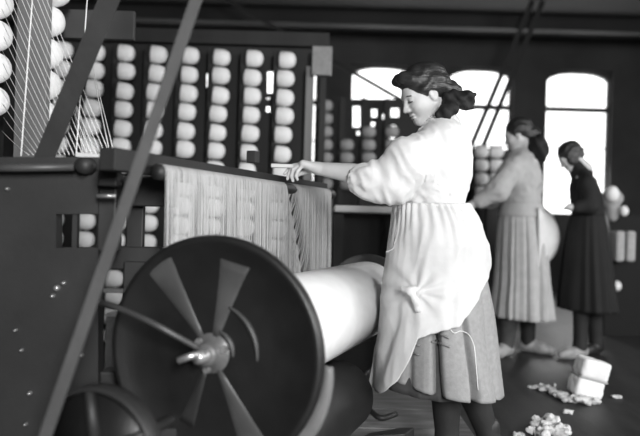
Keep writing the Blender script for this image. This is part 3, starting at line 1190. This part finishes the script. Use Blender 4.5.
def skirt_mesh(name, rows, Y, m, parent, pleats, depth, seed, hemtilt=0.0, dy=0.0, nth=220, nv=48, creases=(), thick=0.004, wob=0.006):
    """pleated skirt hung from the waist; rows (py, left, right, half depth)"""
    T = np.array(rows, float)
    r = np.random.default_rng(seed)
    ph = r.uniform(0, 2 * PI, 4)
    bm = bmesh.new()
    grid = []
    for j in range(nv + 1):
        v = j / nv
        py = T[0, 0] + (T[-1, 0] - T[0, 0]) * v
        l, rr, d = (np.interp(py, T[:, 0], T[:, k]) for k in (1, 2, 3))
        ring = []
        for i in range(nth):
            th = 2 * PI * i / nth
            ct, st = math.cos(th), math.sin(th)
            wv = pleats * th + 0.9 * math.sin(3 * th + ph[0]) + 0.6 * math.sin(5 * th + ph[1])
            tri = 2 / PI * math.asin(math.sin(wv) * 0.97)
            amp = depth * (0.15 + 0.85 * v ** 0.8)
            k = 1 + amp * tri
            for (a0, w0, dp) in creases:
                dlt = (math.degrees(th) - a0 + 180) % 360 - 180
                k -= dp * v ** 0.6 * math.exp(-(dlt / w0) ** 2)
            pyy = py + hemtilt * ct * v
            c = P((l + rr) / 2, pyy, Y)
            c.z = P((l + rr) / 2, pyy, Y - d).z
            a = (rr - l) / 2 * Y / F
            q = Vector((c.x + a * ct * k, Y + dy + d * st * k, c.z))
            ra = wob * v * mn.noise(Vector((q.x * 7, q.y * 7, q.z * 4 + seed)))
            q.x += ct * ra
            q.y += st * ra
            q.z = max(q.z, 0.02)
            ring.append(bm.verts.new(q))
        grid.append(ring)
    for j in range(nv):
        for i in range(nth):
            i2 = (i + 1) % nth
            bm.faces.new((grid[j][i], grid[j][i2], grid[j + 1][i2], grid[j + 1][i]))
    o = obj(name, bm, m, parent, True)
    s = o.modifiers.new('thickness', 'SOLIDIFY')
    s.thickness = thick
    s.offset = -1
    return o


def boot(name, ankle, toe_dir, m, parent, s=1.0):
    """ankle boot: sole on the floor below the ankle"""
    a = Vector(ankle)
    d = Vector((toe_dir[0], toe_dir[1], 0)).normalized()
    base = Vector((a.x, a.y, 0))
    fl = Field()
    fl.cone(base + ZV * .13 * s, base + ZV * .06 * s, .040 * s, .042 * s, 0)
    fl.cone(base + ZV * .045 * s - d * .02 * s, base + ZV * .035 * s + d * .09 * s, .040 * s, .034 * s, .03)
    fl.cone(base + ZV * .035 * s + d * .08 * s, base + ZV * .028 * s + d * .15 * s, .034 * s, .026 * s, .03)
    c = np.array(base)
    v, f = nets(fl, c - np.array((.25, .25, .03)), c + np.array((.25, .25, .2)), .008)
    v[:, 2] = np.maximum(v[:, 2], 0.001)
    return soft(name, [(v, f)], m, parent)


def person(loc, label):
    e = empty('person', (loc[0], loc[1], 0), label, 'person')
    return e


# ---- the girl at the warp
YA = 2.55
girl = person(P(436, 300, YA), 'girl in white blouse and apron reaching to the warp threads, black ribbon in her hair')
frA = head_frame(P(424, 95, YA), 27, 15, 0.90)
SH = P(435, 150, YA - 0.12)         # near shoulder
EL = P(390, 181, YA - 0.115)        # near elbow
WR = P(318, 168.5, YA - 0.0)        # near wrist
sA = 2.56 / F
body = Field()
body.loft(px_rows([(126, 430, 450, .06), (132, 422, 458, .12), (145, 411, 464, .15), (165, 410, 464, .14), (185, 407, 460, .125), (205, 406, 458, .12), (230, 403, 463, .14), (255, 405, 465, .14)], YA), 0)
body.cone(P(437, 120, YA), P(440, 140, YA), .042, .06, .03)
body.chain([P(433, 146, YA - .12), EL], [.05, .040], .03)
body.chain([P(436, 146, YA + .12), P(436, 188, YA + .17), P(420, 212, YA + .16)], [.05, .04, .025], .03)
body.ell(P(416, 215, YA + .155), (.04, .025, .03), .02)
KL, KR = P(440, 345, YA - .07), P(458, 345, YA + .07)
AL, AR = P(447, 440, YA - .08), P(489, 437, YA + .06)
body.chain([P(432, 250, YA - .07), KL, P(446, 385, YA - .08), AL], [.085, .055, .052, .034], .02)
body.chain([P(438, 250, YA + .07), KR, P(472, 390, YA + .065), AR], [.085, .055, .052, .034], .02)
v0, f0_ = nets(body, (P(380, 0, YA).x - .02, YA - .30, .05), (P(505, 0, YA).x + .05, YA + .30, P(440, 108, YA).z + .03), .011)
arm = Field()
arm.chain([EL, (EL + WR) / 2 + ZV * .004, WR], [.038, .037, .0235], 0)
pm = 1.0
YH = 2.56
palm_a, palm_b = P(314, 166.5, YH), P(303.5, 164.5, YH + .0)
for dy_, rr in ((-.024, .0125), (-.008, .0145), (.008, .0145), (.022, .013)):
    arm.cone(Vector(WR) + Vector((0, dy_ * .6, 0)), P(303, 164.2, YH) + Vector((0, dy_, 0)), .016, rr, .014)
FING = [
    [P(303, 163.5, YH) + Vector((0, .024, 0)), P(294, 165.5, YH + .032), P(288, 170.5, YH + .03), P(284.5, 173.8, YH + .026)],
    [P(302, 163.2, YH) + Vector((0, .008, 0)), P(292.5, 167.5, YH + .012), P(289, 174, YH + .012), P(287.5, 179, YH + .01)],
    [P(302, 163.8, YH) + Vector((0, -.009, 0)), P(293.5, 169.5, YH - .008), P(291.5, 176, YH - .006), P(293, 180.8, YH - .004)],
    [P(303.5, 165, YH) + Vector((0, -.024, 0)), P(297.5, 171.5, YH - .024), P(296, 176, YH - .022), P(297.5, 179.6, YH - .018)]]
for g, rs in zip(FING, ((.0088, .008, .0072, .006), (.0092, .0083, .0074, .006), (.009, .008, .0072, .006), (.0078, .0068, .0062, .0052))):
    q = Field()
    arm.chain(g, rs, .004)
arm.chain([P(313, 168, YH + .02), P(304, 172, YH + .042), P(297, 174.5, YH + .04), P(292.5, 176, YH + .032)], [.014, .0105, .009, .0065], .006)
lo = np.minimum.reduce([np.array(x) for g in FING for x in g] + [np.array(EL), np.array(WR)]) - .06
hi = np.maximum.reduce([np.array(x) for g in FING for x in g] + [np.array(EL), np.array(WR)]) + .06
v1, f1 = nets(arm, lo, hi, .0034)
body_o = soft('body', [(v0, f0_), (v1, f1), head_piece(frA, .0036)], M_SKIN, girl)

hair_piece('hair', frA, M_HAIR, girl, .0045)
# eyebrow and lashes
for nm, pts, r in (('eyebrow', [(.083, .016, .019), (.084, .030, .024), (.074, .047, .019)], .0028), ('eyelash', [(.085, .018, -.001), (.086, .030, -.004), (.077, .043, -.003)], .0018)):
    for s in (1, -1):
        bm = bmesh.new()
        tube(bm, smoothpath([loc2w(frA, (p[0], p[1] * s, p[2])) for p in pts], 4), r, 6)
        obj(nm, bm, M_HAIR, girl, True)
# ribbon bow at the nape
R = Field()
YR = YA - .02
R.ell(P(448, 105, YR), (.03, .04, .04), 0)
def tilted(ax, ay):
    return Matrix.Rotation(math.radians(ay), 3, 'Y') @ Matrix.Rotation(math.radians(ax), 3, 'X')
R.ell(P(459, 98, YR - .03), (.060, .022, .030), .008, 'u', tilted(0, 6))
R.ell(P(466, 101, YR - .02), (.030, .02, .024), .006, 'u', tilted(0, 50))
R.ell(P(447, 111, YR - .055), (.045, .022, .030), .008, 'u', tilted(0, -25))
R.ell(P(452, 100, YR + .07), (.04, .05, .03), .008)
R.chain([P(452, 104, YR - .03), P(466, 97, YR - .04), P(474, 94.5, YR - .04)], [.02, .018, .012], .01)
R.chain([P(452, 104, YR - .03), P(465, 105, YR - .03), P(472, 108, YR - .03)], [.02, .016, .010], .01)
c = np.array(P(455, 103, YR))
v, f = nets(R, c - .16, c + .16, .005)
soft('hair_ribbon', [(v, f)], M_RIB_B, girl, lambda co: 0.006 * math.sin(co.x * 140 + co.z * 90) * 0.6 + 0.005 * mn.noise(co * 40))

# blouse
B = Field()
B.loft(px_rows([(118, 431, 449, .05), (123, 427, 456, .09), (129, 422, 462, .135), (136, 416, 466.5, .165), (146, 409, 469, .18), (160, 405, 470, .18), (175, 403, 470, .17), (188, 401, 468, .158), (198, 400, 464.5, .145), (206, 401, 462, .135), (210, 403, 461, .13)], YA), 0)
B.chain([SH + Vector((0, .02, 0)), P(412, 160, YA - .14), EL + Vector((0.01, 0, .0))], [.072, .080, .078], .04)
B.chain([EL + Vector((.01, 0, 0)), P(372, 180.5, YA - .1), P(361, 179.5, YA - .085)], [.074, .066, .046], .03)
B.chain([P(360, 179.3, YA - .085), P(356, 179, YA - .08)], [.044, .043], .008)
B.chain([P(436, 146, YA + .12), P(436, 185, YA + .17), P(424, 206, YA + .16)], [.07, .06, .04], .04)
B.cone(P(437, 119, YA), P(440, 127, YA), .050, .060, .012)
wr_ = np.array(WR) - np.array(EL)
wr_ /= np.linalg.norm(wr_)
B.cone(P(433, 106, YA), P(438, 122, YA), .049, .045, .004, 's')
B.cone(P(345, 177, YA - .06), P(359, 179.4, YA - .085), .037, .037, .004, 's')
v, f = nets(B, (P(350, 0, YA).x, YA - .32, P(436, 212, YA).z - .02), (P(474, 0, YA).x + .03, YA + .27, P(436, 110, YA).z), .0058)


def folds(co):
    q = co * 1.0
    a = 0.010 * mn.noise(Vector((q.x * 9, q.y * 9, q.z * 9)))
    s = mn.noise(Vector((q.x * 26 + q.z * 14, q.y * 12, q.z * 6 - q.x * 9)))
    b = 0.007 * (1 - abs(s) * 2.2)
    w = max(0, min(1, (P(436, 175, YA).z - co.z) / .12)) if co.x > P(398, 0, YA).x else 0.0
    g = 0.004 * w * math.sin(co.x * 150 + co.y * 120)
    c2 = max(0, 1 - abs(co.x - P(366, 0, YA).x) / .05)
    h_ = 0.004 * c2 * math.sin(math.atan2(co.y - (YA - .09), co.z - P(366, 180, YA).z) * 9)
    return a + b + g + h_


bl = soft('blouse', [(v, f)], M_BLOUSE, girl, folds)
sm = bl.modifiers.new('soften', 'SMOOTH')
sm.factor = .5
sm.iterations = 3
bm = bmesh.new()
cuff_c, cuff_d = P(357, 179, YA - .082), (Vector(P(345, 177, YA - .06)) - Vector(P(359, 179.4, YA - .085))).normalized()
lathe(bm, [(-.008, .043), (-.008, .047), (.008, .045), (.008, .041), (-.008, .043)], cuff_c, cuff_d, 32)
obj('cuff', bm, M_BLOUSE, bl, True)
bm = bmesh.new()
cc, cd = P(437, 121, YA), (P(431, 108, YA) - P(438, 123, YA)).normalized()
lathe(bm, [(-.01, .056), (.014, .050), (.018, .052), (.004, .062), (-.012, .064), (-.01, .056)], cc, cd, 32)
obj('collar', bm, M_BLOUSE, bl, True)

# skirt, petticoat, apron
SK = [(204, 402, 461, .13), (215, 398, 468, .165), (235, 394, 478, .19), (260, 391, 482, .205), (300, 389, 487, .225), (350, 386, 494, .25), (400, 384, 500, .27)]
skirt_mesh('skirt', SK, YA, M_SKIRT, girl, 8, .022, 4, 9.0, 0, 320, 70, ((254, 3.2, .30), (286, 3.0, .20), (318, 4, .07), (225, 5, .07)), .004, .03)
PT = [(340, 394, 474, .20), (390, 381, 474, .22), (401, 378, 474, .225)]
skirt_mesh('petticoat', PT, YA, M_PETTI, girl, 12, .03, 9, 4.0, 0, 160, 10)

from mathutils.bvhtree import BVHTree
skirt_o = [o for o in girl.children if o.name.startswith('skirt')][0]
bvh = BVHTree.FromPolygons([v.co.copy() for v in skirt_o.data.vertices], [tuple(q.vertices) for q in skirt_o.data.polygons])


def on_skirt(px, py, lift=.006):
    o = Vector((0, 0, CAMZ))
    d = (P(px, py, 1.0) - o).normalized()
    h, n, i, t = bvh.ray_cast(o, d)
    return None if h is None else h - d * lift


for (x0, y0, x1, y1) in ((403, 333, 421, 337), (402, 342, 420, 346), (401, 351, 419, 355), (431, 323, 448, 328), (431, 332, 449, 338), (432, 342, 450, 347)):
    pts = [on_skirt(x0 + (x1 - x0) * k / 8, y0 + (y1 - y0) * k / 8 - .8 * math.sin(PI * k / 8)) for k in range(9)]
    if any(q is None for q in pts):
        continue
    bm = bmesh.new()
    tube(bm, pts, .0042, 6)
    obj('sewn_tuck', bm, M_SKIRTD, skirt_o, True)

AX = np.array([372, 374, 379.5, 386, 393.6, 403, 410.5, 424.6, 444, 458.5, 468, 475, 482, 486, 490])
AYB = np.array([386, 391, 393, 388, 379, 359, 337, 331, 325, 306, 288, 276, 258, 244, 230])
AP = np.array([(203, 400, 463.5, .14), (212, 396.5, 470, .175), (225, 394, 477, .20), (245, 391, 483.5, .215), (275, 388.5, 485, .225), (310, 384, 488, .25), (350, 377, 492, .28), (395, 371, 496, .31)], float)


def apron_pt(th, py, off=0.0):
    l, r, d = (np.interp(py, AP[:, 0], AP[:, k]) for k in (1, 2, 3))
    c = P((l + r) / 2, py, YA)
    a = (r - l) / 2 * YA / F
    ct, st = math.cos(th), math.sin(th)
    zz = P((l + r) / 2 + (r - l) / 2 * ct, py, YA + (d + off) * min(st, 0)).z
    return Vector((c.x + (a + off) * ct, YA + (d + off) * st, zz)), (l + r) / 2 + (r - l) / 2 * ct


bm = bmesh.new()
NTH, NV = 150, 80
KN = P(411, 291, YA)
grid = []
for i in range(NTH + 1):
    th = math.radians(128 + (356 - 128) * i / NTH)
    lo_y = 392.0
    py = 205.0
    while py < 396:
        _, sx = apron_pt(th, py)
        lim = np.interp(sx, AX, AYB) if th > PI else 392.0
        if py >= lim:
            break
        py += 0.5
    bot = py + (0.4 * math.sin(i * 0.9) if i > 0 else 0)
    colv = []
    for j in range(NV + 1):
        v_ = j / NV
        y_ = 203 + (bot - 203) * v_
        q, sx = apron_pt(th, y_)
        # folds: gathers under the waistband, pulls towards the gathered knot, drape
        g = 0.006 * math.sin(th * 34 + 2 * math.sin(th * 5)) * math.exp(-max(0, y_ - 204) / 22)
        dx, dy_ = sx - 411, y_ - 291
        dist = math.hypot(dx, dy_)
        an = math.atan2(dy_, dx)
        k = 0.0
        if th > PI:
            k = 0.004 * math.sin(an * 9 + 0.6 * math.sin(dist * .08)) * math.exp(-((dist - 16) / 26) ** 2)
            k += 0.016 * math.exp(-(dist / 5.0) ** 2)
            fx = (sx - (398 - (y_ - 300) * .28))
            k += -0.016 * math.exp(-(fx / 5) ** 2) * max(0, min(1, (y_ - 296) / 30))
        k += 0.011 * mn.noise(Vector((sx * .03, y_ * .022, th * .6)))
        k += 0.005 * (1 - 2 * abs(mn.noise(Vector((sx * .09, y_ * .03 + sx * .03, 3.3)))))
        off = 0.010 + g + k
        ct, st = math.cos(th), math.sin(th)
        q = q + Vector((ct * off, st * off, 0))
        colv.append(bm.verts.new(q))
    grid.append(colv)
for i in range(NTH):
    for j in range(NV):
        bm.faces.new((grid[i][j], grid[i + 1][j], grid[i + 1][j + 1], grid[i][j + 1]))
ap = obj('apron', bm, M_APRON, girl, True)
s = ap.modifiers.new('thickness', 'SOLIDIFY')
s.thickness = .003
s.offset = 0
# band, hanging strings, knot
bm = bmesh.new()
pts = []
for k in range(41):
    th = 2 * PI * k / 40
    q, sx = apron_pt(th, 205.5 + 1.2 * math.cos(th), 0.008)
    pts.append(q)
tube(bm, pts, .0065, 8)
obj('waistband', bm, M_APRON, ap, True)
bm = bmesh.new()
tube(bm, smoothpath([P(400, 208, YA - .10), P(397, 224, YA - .16), P(395, 238, YA - .17), P(393.5, 248, YA - .18), P(386, 252, YA - .19)], 5), .0026, 6)
obj('apron_string', bm, M_YARND, ap, True)
bm = bmesh.new()
tube(bm, smoothpath([P(400, 208, YA - .10), P(398.5, 222, YA - .165), P(397.5, 232, YA - .175), P(394, 245, YA - .18)], 5), .003, 6)
obj('apron_string', bm, M_YARND, ap, True)
kq = KN + Vector((0, -.243, 0))
K_ = Field()
K_.chain([P(404, 289, YA - .225), P(410, 291, YA - .245), P(415, 289, YA - .235)], [.010, .013, .010], .008)
K_.chain([P(411, 292, YA - .245), P(416, 301, YA - .250), P(418, 309, YA - .243), P(424, 312, YA - .232)], [.010, .012, .011, .006], .008)
c = np.array(P(413, 300, YA - .24))
v, f = nets(K_, c - .09, c + .09, .004)
soft('gathered_knot', [(v, f)], M_APRON, ap)
pts = [on_skirt(x, y, .004) for x, y in ((449, 327), (454, 333), (461, 331), (469, 335), (474, 346), (476, 365), (478, 390))]
bm = bmesh.new()
tube(bm, smoothpath([q for q in pts if q is not None], 5), .0013, 5)
obj('loose_thread', bm, M_YARN, girl, True)
# stockings and boots
for s_, (k_, m_, a_) in (('l', (KL, P(446, 385, YA - .08), AL)), ('r', (KR, P(472, 390, YA + .065), AR))):
    st_ = Field()
    st_.chain([k_, m_, a_, Vector((a_.x, a_.y, .07))], [.061, .058, .040, .04], .02)
    c0, c1 = np.minimum(np.array(k_), np.array(a_)) - .08, np.maximum(np.array(k_), np.array(a_)) + .08
    c0[2] = .03
    v, f = nets(st_, c0, c1, .009)
    soft('stocking', [(v, f)], M_STOCK, girl)
boot('boot', AL, (-1, -.2), M_BOOT, girl)
boot('boot', AR, (-.9, -.4), M_BOOT, girl)


# ---- the second woman, pale blouse and skirt
YB_ = 4.73
wb = person(P(522, 300, YB_), 'woman in pale blouse and light pleated skirt, blurred, reaching left beyond the girl')
frB = head_frame(P(518, 135, YB_), 20, -20, .92)
bd = Field()
bd.loft(px_rows([(154, 514, 530, .06), (160, 508, 537, .12), (175, 506, 539, .15), (190, 507, 538, .14), (206, 507, 537, .12), (230, 504, 541, .15)], YB_), 0)
bd.chain([P(513, 166, YB_ - .13), P(497, 190, YB_ - .19), P(467, 208, YB_ - .16)], [.05, .042, .026], .03)
bd.chain([P(467, 208, YB_ - .16), P(458, 209, YB_ - .15)], [.028, .016], .02)
for k in range(4):
    bd.chain([P(461, 207 + .8 * k, YB_ - .18 + .02 * k), P(454, 209 + .6 * k, YB_ - .18 + .02 * k), P(451, 212, YB_ - .18 + .02 * k)], [.009, .008, .007], .004)
bd.chain([P(463, 210, YB_ - .13), P(458, 213, YB_ - .12)], [.01, .008], .006)
bd.chain([P(520, 166, YB_ + .13), P(508, 195, YB_ + .17), P(480, 206, YB_ + .1)], [.05, .042, .026], .03)
AL2, AR2 = P(506, 345, YB_ - .06), P(528, 343, YB_ + .12)
bd.chain([P(520, 240, YB_ - .06), P(513, 290, YB_ - .06), AL2], [.06, .055, .036], .02)
bd.chain([P(524, 240, YB_ + .06), P(527, 290, YB_ + .07), AR2], [.06, .055, .036], .02)
v, f = nets(bd, (P(446, 0, YB_).x - .02, YB_ - .4, .04), (P(560, 0, YB_).x, YB_ + .4, P(522, 148, YB_).z), .016)
soft('body', [(v, f), head_piece(frB, .007)], M_SKIN, wb)
hair_piece('hair', frB, M_HAIR, wb, .008, front=False)
fl = Field()
fl.ell(P(537, 145, YB_ - .05), (.070, .09, .075), 0).ell(P(541, 153, YB_ - .06), (.05, .06, .06), .02)
c = np.array(P(539, 149, YB_))
v, f = nets(fl, c - .16, c + .16, .01)
soft('hair_ribbon', [(v, f)], M_RIB_B, wb, lambda co: .006 * math.sin(co.x * 90 + co.z * 60))
bl2 = Field()
bl2.loft(px_rows([(149, 514, 525, .05), (154, 510, 530, .09), (162, 505, 536, .14), (172, 502, 540, .16), (184, 502, 541, .16), (196, 503, 540, .145), (208, 504, 540, .13)], YB_), 0)
bl2.chain([P(514, 167, YB_ - .12), P(498, 190, YB_ - .19), P(480, 201, YB_ - .175)], [.075, .07, .045], .04)
bl2.chain([P(520, 166, YB_ + .13), P(508, 195, YB_ + .17), P(490, 203, YB_ + .12)], [.07, .06, .04], .04)
v, f = nets(bl2, (P(474, 0, YB_).x, YB_ - .32, P(522, 209, YB_).z - .02), (P(548, 0, YB_).x, YB_ + .32, P(522, 146, YB_).z), .012)
soft('blouse', [(v, f)], M_BL2, wb, lambda co: .012 * mn.noise(co * 10) + .006 * (1 - 2 * abs(mn.noise(co * 22))))
SB = [(205, 503, 541, .135), (220, 499, 544, .17), (245, 497, 547, .19), (285, 495, 549, .21), (322, 492, 551, .23)]
skirt_mesh('skirt', SB, YB_, M_SK2, wb, 11, .06, 12, 1.0, 0, 260, 40, ((262, 3, .10), (292, 3, .10), (235, 3, .08), (315, 3, .08)), .005, .02)
# apron band and its bulging tail
bm = bmesh.new()
rows = []
prof = [(536, 205), (545, 209), (553, 217), (558, 228), (559.5, 240), (556, 252), (549, 261), (543, 263)]
for (x, y) in [tuple(p[:2]) for p in smoothpath([Vector((a, b, 0)) for a, b in prof], 4)]:
    rows.append([bm.verts.new(P(x + (538 - x) * (q + 1) / 2, y + 2 * (q + 1), YB_ + .05 - .22 * math.sin((q + 1) / 2 * PI / 2))) for q in np.linspace(-1, 1, 9)])
for i in range(len(rows) - 1):
    for k in range(8):
        bm.faces.new((rows[i][k], rows[i][k + 1], rows[i + 1][k + 1], rows[i + 1][k]))
o = obj('apron', bm, M_APRON, wb, True)
s = o.modifiers.new('thickness', 'SOLIDIFY')
s.thickness = .006
bm = bmesh.new()
T = np.array(SB)
rows = []
for k in range(41):
    th = 2 * PI * k / 40
    cl = []
    for y in (204, 208, 212, 216):
        l, r, d = (np.interp(y, T[:, 0], T[:, q]) for q in (1, 2, 3))
        c = P((l + r) / 2, y, YB_)
        cl.append(bm.verts.new((c.x + ((r - l) / 2 * YB_ / F + .012) * math.cos(th), YB_ + (d + .012) * math.sin(th), c.z)))
    rows.append(cl)
for k in range(40):
    for q in range(3):
        bm.faces.new((rows[k][q], rows[k + 1][q], rows[k + 1][q + 1], rows[k][q + 1]))
o2 = obj('waistband', bm, M_BL2, o, True)
for a_, nm in ((AL2, 'l'), (AR2, 'r')):
    st_ = Field()
    k_ = P(513, 290, YB_ - .06) if nm == 'l' else P(527, 290, YB_ + .07)
    st_.chain([k_, a_, Vector((a_.x, a_.y, .06))], [.066, .048, .047], .02)
    c0 = np.array((a_.x, a_.y, 0))
    v, f = nets(st_, c0 - np.array((.1, .1, -.03)), c0 + np.array((.12, .1, .6)), .012)
    soft('stocking', [(v, f)], M_STOCK if nm == 'r' else M_PETTI, wb)
boot('boot', AL2, (-.7, -.7), M_BOOTL, wb, 1.1)
boot('boot', AR2, (.8, -.6), M_BOOTL, wb, 1.1)

# ---- the dark figure before the window
YCd = 4.75
wc = person(P(588, 300, YCd), 'dark-dressed girl with bowed head standing before the bright right-hand window')
frC = head_frame(P(570, 157, YCd), 38, -10, .82)
bd = Field()
bd.loft(px_rows([(172, 574, 588, .05), (178, 573, 594, .10), (190, 574, 598, .13), (205, 575, 600, .12), (215, 575, 600, .11), (240, 572, 602, .13)], YCd), 0)
bd.cone(P(577, 166, YCd), P(582, 176, YCd), .042, .05, .03)
bd.chain([P(586, 184, YCd - .12), P(590, 205, YCd - .16), P(573, 208, YCd - .18)], [.042, .036, .024], .03)
bd.ell(P(570, 207, YCd - .18), (.03, .025, .022), .02)
for k in range(4):
    bd.chain([P(568, 206 + .7 * k, YCd - .20 + .016 * k), P(564.5, 207 + .7 * k, YCd - .2 + .016 * k), P(563.5, 209, YCd - .2 + .016 * k)], [.0085, .0075, .0065], .004)
bd.chain([P(570, 205, YCd - .16), P(566.5, 204.5, YCd - .15)], [.009, .007], .005)
bd.chain([P(588, 184, YCd + .12), P(588, 206, YCd + .15), P(575, 210, YCd + .08)], [.042, .036, .024], .03)
AL3, AR3 = P(580, 346, YCd - .08), P(596, 342, YCd + .10)
bd.chain([P(586, 245, YCd - .05), P(582, 290, YCd - .06), AL3], [.06, .05, .034], .02)
bd.chain([P(590, 245, YCd + .05), P(593, 290, YCd + .07), AR3], [.06, .05, .034], .02)
v, f = nets(bd, (P(560, 0, YCd).x - .02, YCd - .35, .04), (P(615, 0, YCd).x, YCd + .35, P(580, 163, YCd).z), .013)
soft('body', [(v, f), head_piece(frC, .007)], M_SKIN, wc)
hair_piece('hair', frC, M_HAIR, wc, .008, bun=False, front=False, cut=.04)
dr = Field()
dr.cone(P(575.5, 164.5, YCd), P(582, 174, YCd), .060, .075, 0)  # high collar added so the shaded neck stays dark
dr.loft(px_rows([(165, 574, 581, .04), (170, 574, 587, .075), (177, 573.5, 592, .12), (187, 571.5, 597, .145), (197, 571, 601, .145), (207, 572.5, 602.5, .13), (217, 572, 603, .125)], YCd), 0)
dr.chain([P(587, 184, YCd - .12), P(591, 205, YCd - .165), P(576, 208, YCd - .18)], [.06, .056, .036], .03)
dr.chain([P(589, 184, YCd + .12), P(590, 206, YCd + .15), P(579, 210, YCd + .09)], [.06, .05, .035], .03)
v, f = nets(dr, (P(566, 0, YCd).x, YCd - .32, P(588, 218, YCd).z - .02), (P(612, 0, YCd).x, YCd + .3, P(580, 158, YCd).z), .011)
soft('bodice', [(v, f)], M_DRESS, wc, lambda co: .008 * mn.noise(co * 12))
SC = [(214, 572, 603, .13), (230, 568, 606, .16), (260, 564, 609, .19), (290, 561.5, 612, .21), (314, 560, 614, .22)]
skirt_mesh('skirt', SC, YCd, M_DRESS, wc, 14, .05, 21, 1.0, 0, 200, 30, (), .005, .02)
for a_ in (AL3, AR3):
    st_ = Field()
    k_ = P(582, 290, YCd - .06) if a_ is AL3 else P(593, 290, YCd + .07)
    st_.chain([k_, a_, Vector((a_.x, a_.y, .06))], [.06, .045, .045], .02)
    c0 = np.array((a_.x, a_.y, 0))
    v, f = nets(st_, c0 - np.array((.1, .1, -.03)), c0 + np.array((.1, .1, .56)), .012)
    soft('stocking', [(v, f)], M_STOCK, wc)
boot('boot', AL3, (-.95, -.3), M_BOOTL, wc)
boot('boot', AR3, (-.8, -.6), M_BOOT, wc)



# ------------------------------------------------------------------ light and camera


def area(name, loc, target, sx, sy, power):
    l = bpy.data.lights.new(name, 'AREA')
    l.shape = 'RECTANGLE'
    l.size, l.size_y = sx, sy
    l.energy = power
    o = bpy.data.objects.new(name, l)
    COL.objects.link(o)
    o.location = loc
    d = Vector(target) - Vector(loc)
    o.rotation_euler = d.to_track_quat('-Z', 'Y').to_euler()
    return o


for i, (a, b) in enumerate(rw):
    yy = YF + (a + b) / 2
    area('window_daylight', (XR - 0.06, yy, 1.95), (XR - 3, yy + 1.2, 1.1), 1.15, 1.9, (70, 70, 60)[i])
area('window_daylight', (1.0, YF + 0.06, 1.95), (0.2, 3.0, 0.9), 0.55, 1.3, 275)  # key light set just inside the added front window
for k in (0, 1, 2):
    a, b = win_px[k]
    c = P((a + b) / 2, 140, YB)
    area('window_daylight', (c.x, YB - 0.05, 1.95), (c.x, 4.0, 0.3), 0.8, 1.8, 20)

w = bpy.data.worlds.new('World')
scene.world = w
w.use_nodes = True
w.node_tree.nodes['Background'].inputs['Color'].default_value = (1, 1, 1, 1)
w.node_tree.nodes['Background'].inputs['Strength'].default_value = 0.3

cam = bpy.data.cameras.new('camera')
cam.sensor_fit = 'HORIZONTAL'
cam.sensor_width = 36.0
cam.lens = 36.0 * F / 640.0
cam.clip_start = 0.05
cam.dof.use_dof = True
cam.dof.focus_distance = 2.5
cam.dof.aperture_fstop = 1.6
co = bpy.data.objects.new('camera', cam)
COL.objects.link(co)
M = Matrix(((CT, -ST, 0, 0), (0, 0, -1, 0), (ST, CT, 0, CAMZ), (0, 0, 0, 1)))
co.matrix_world = M
scene.camera = co
scene.view_settings.view_transform = 'Standard'
scene.view_settings.look = 'None'
scene.view_settings.exposure = 0.0
scene.view_settings.gamma = 1.0
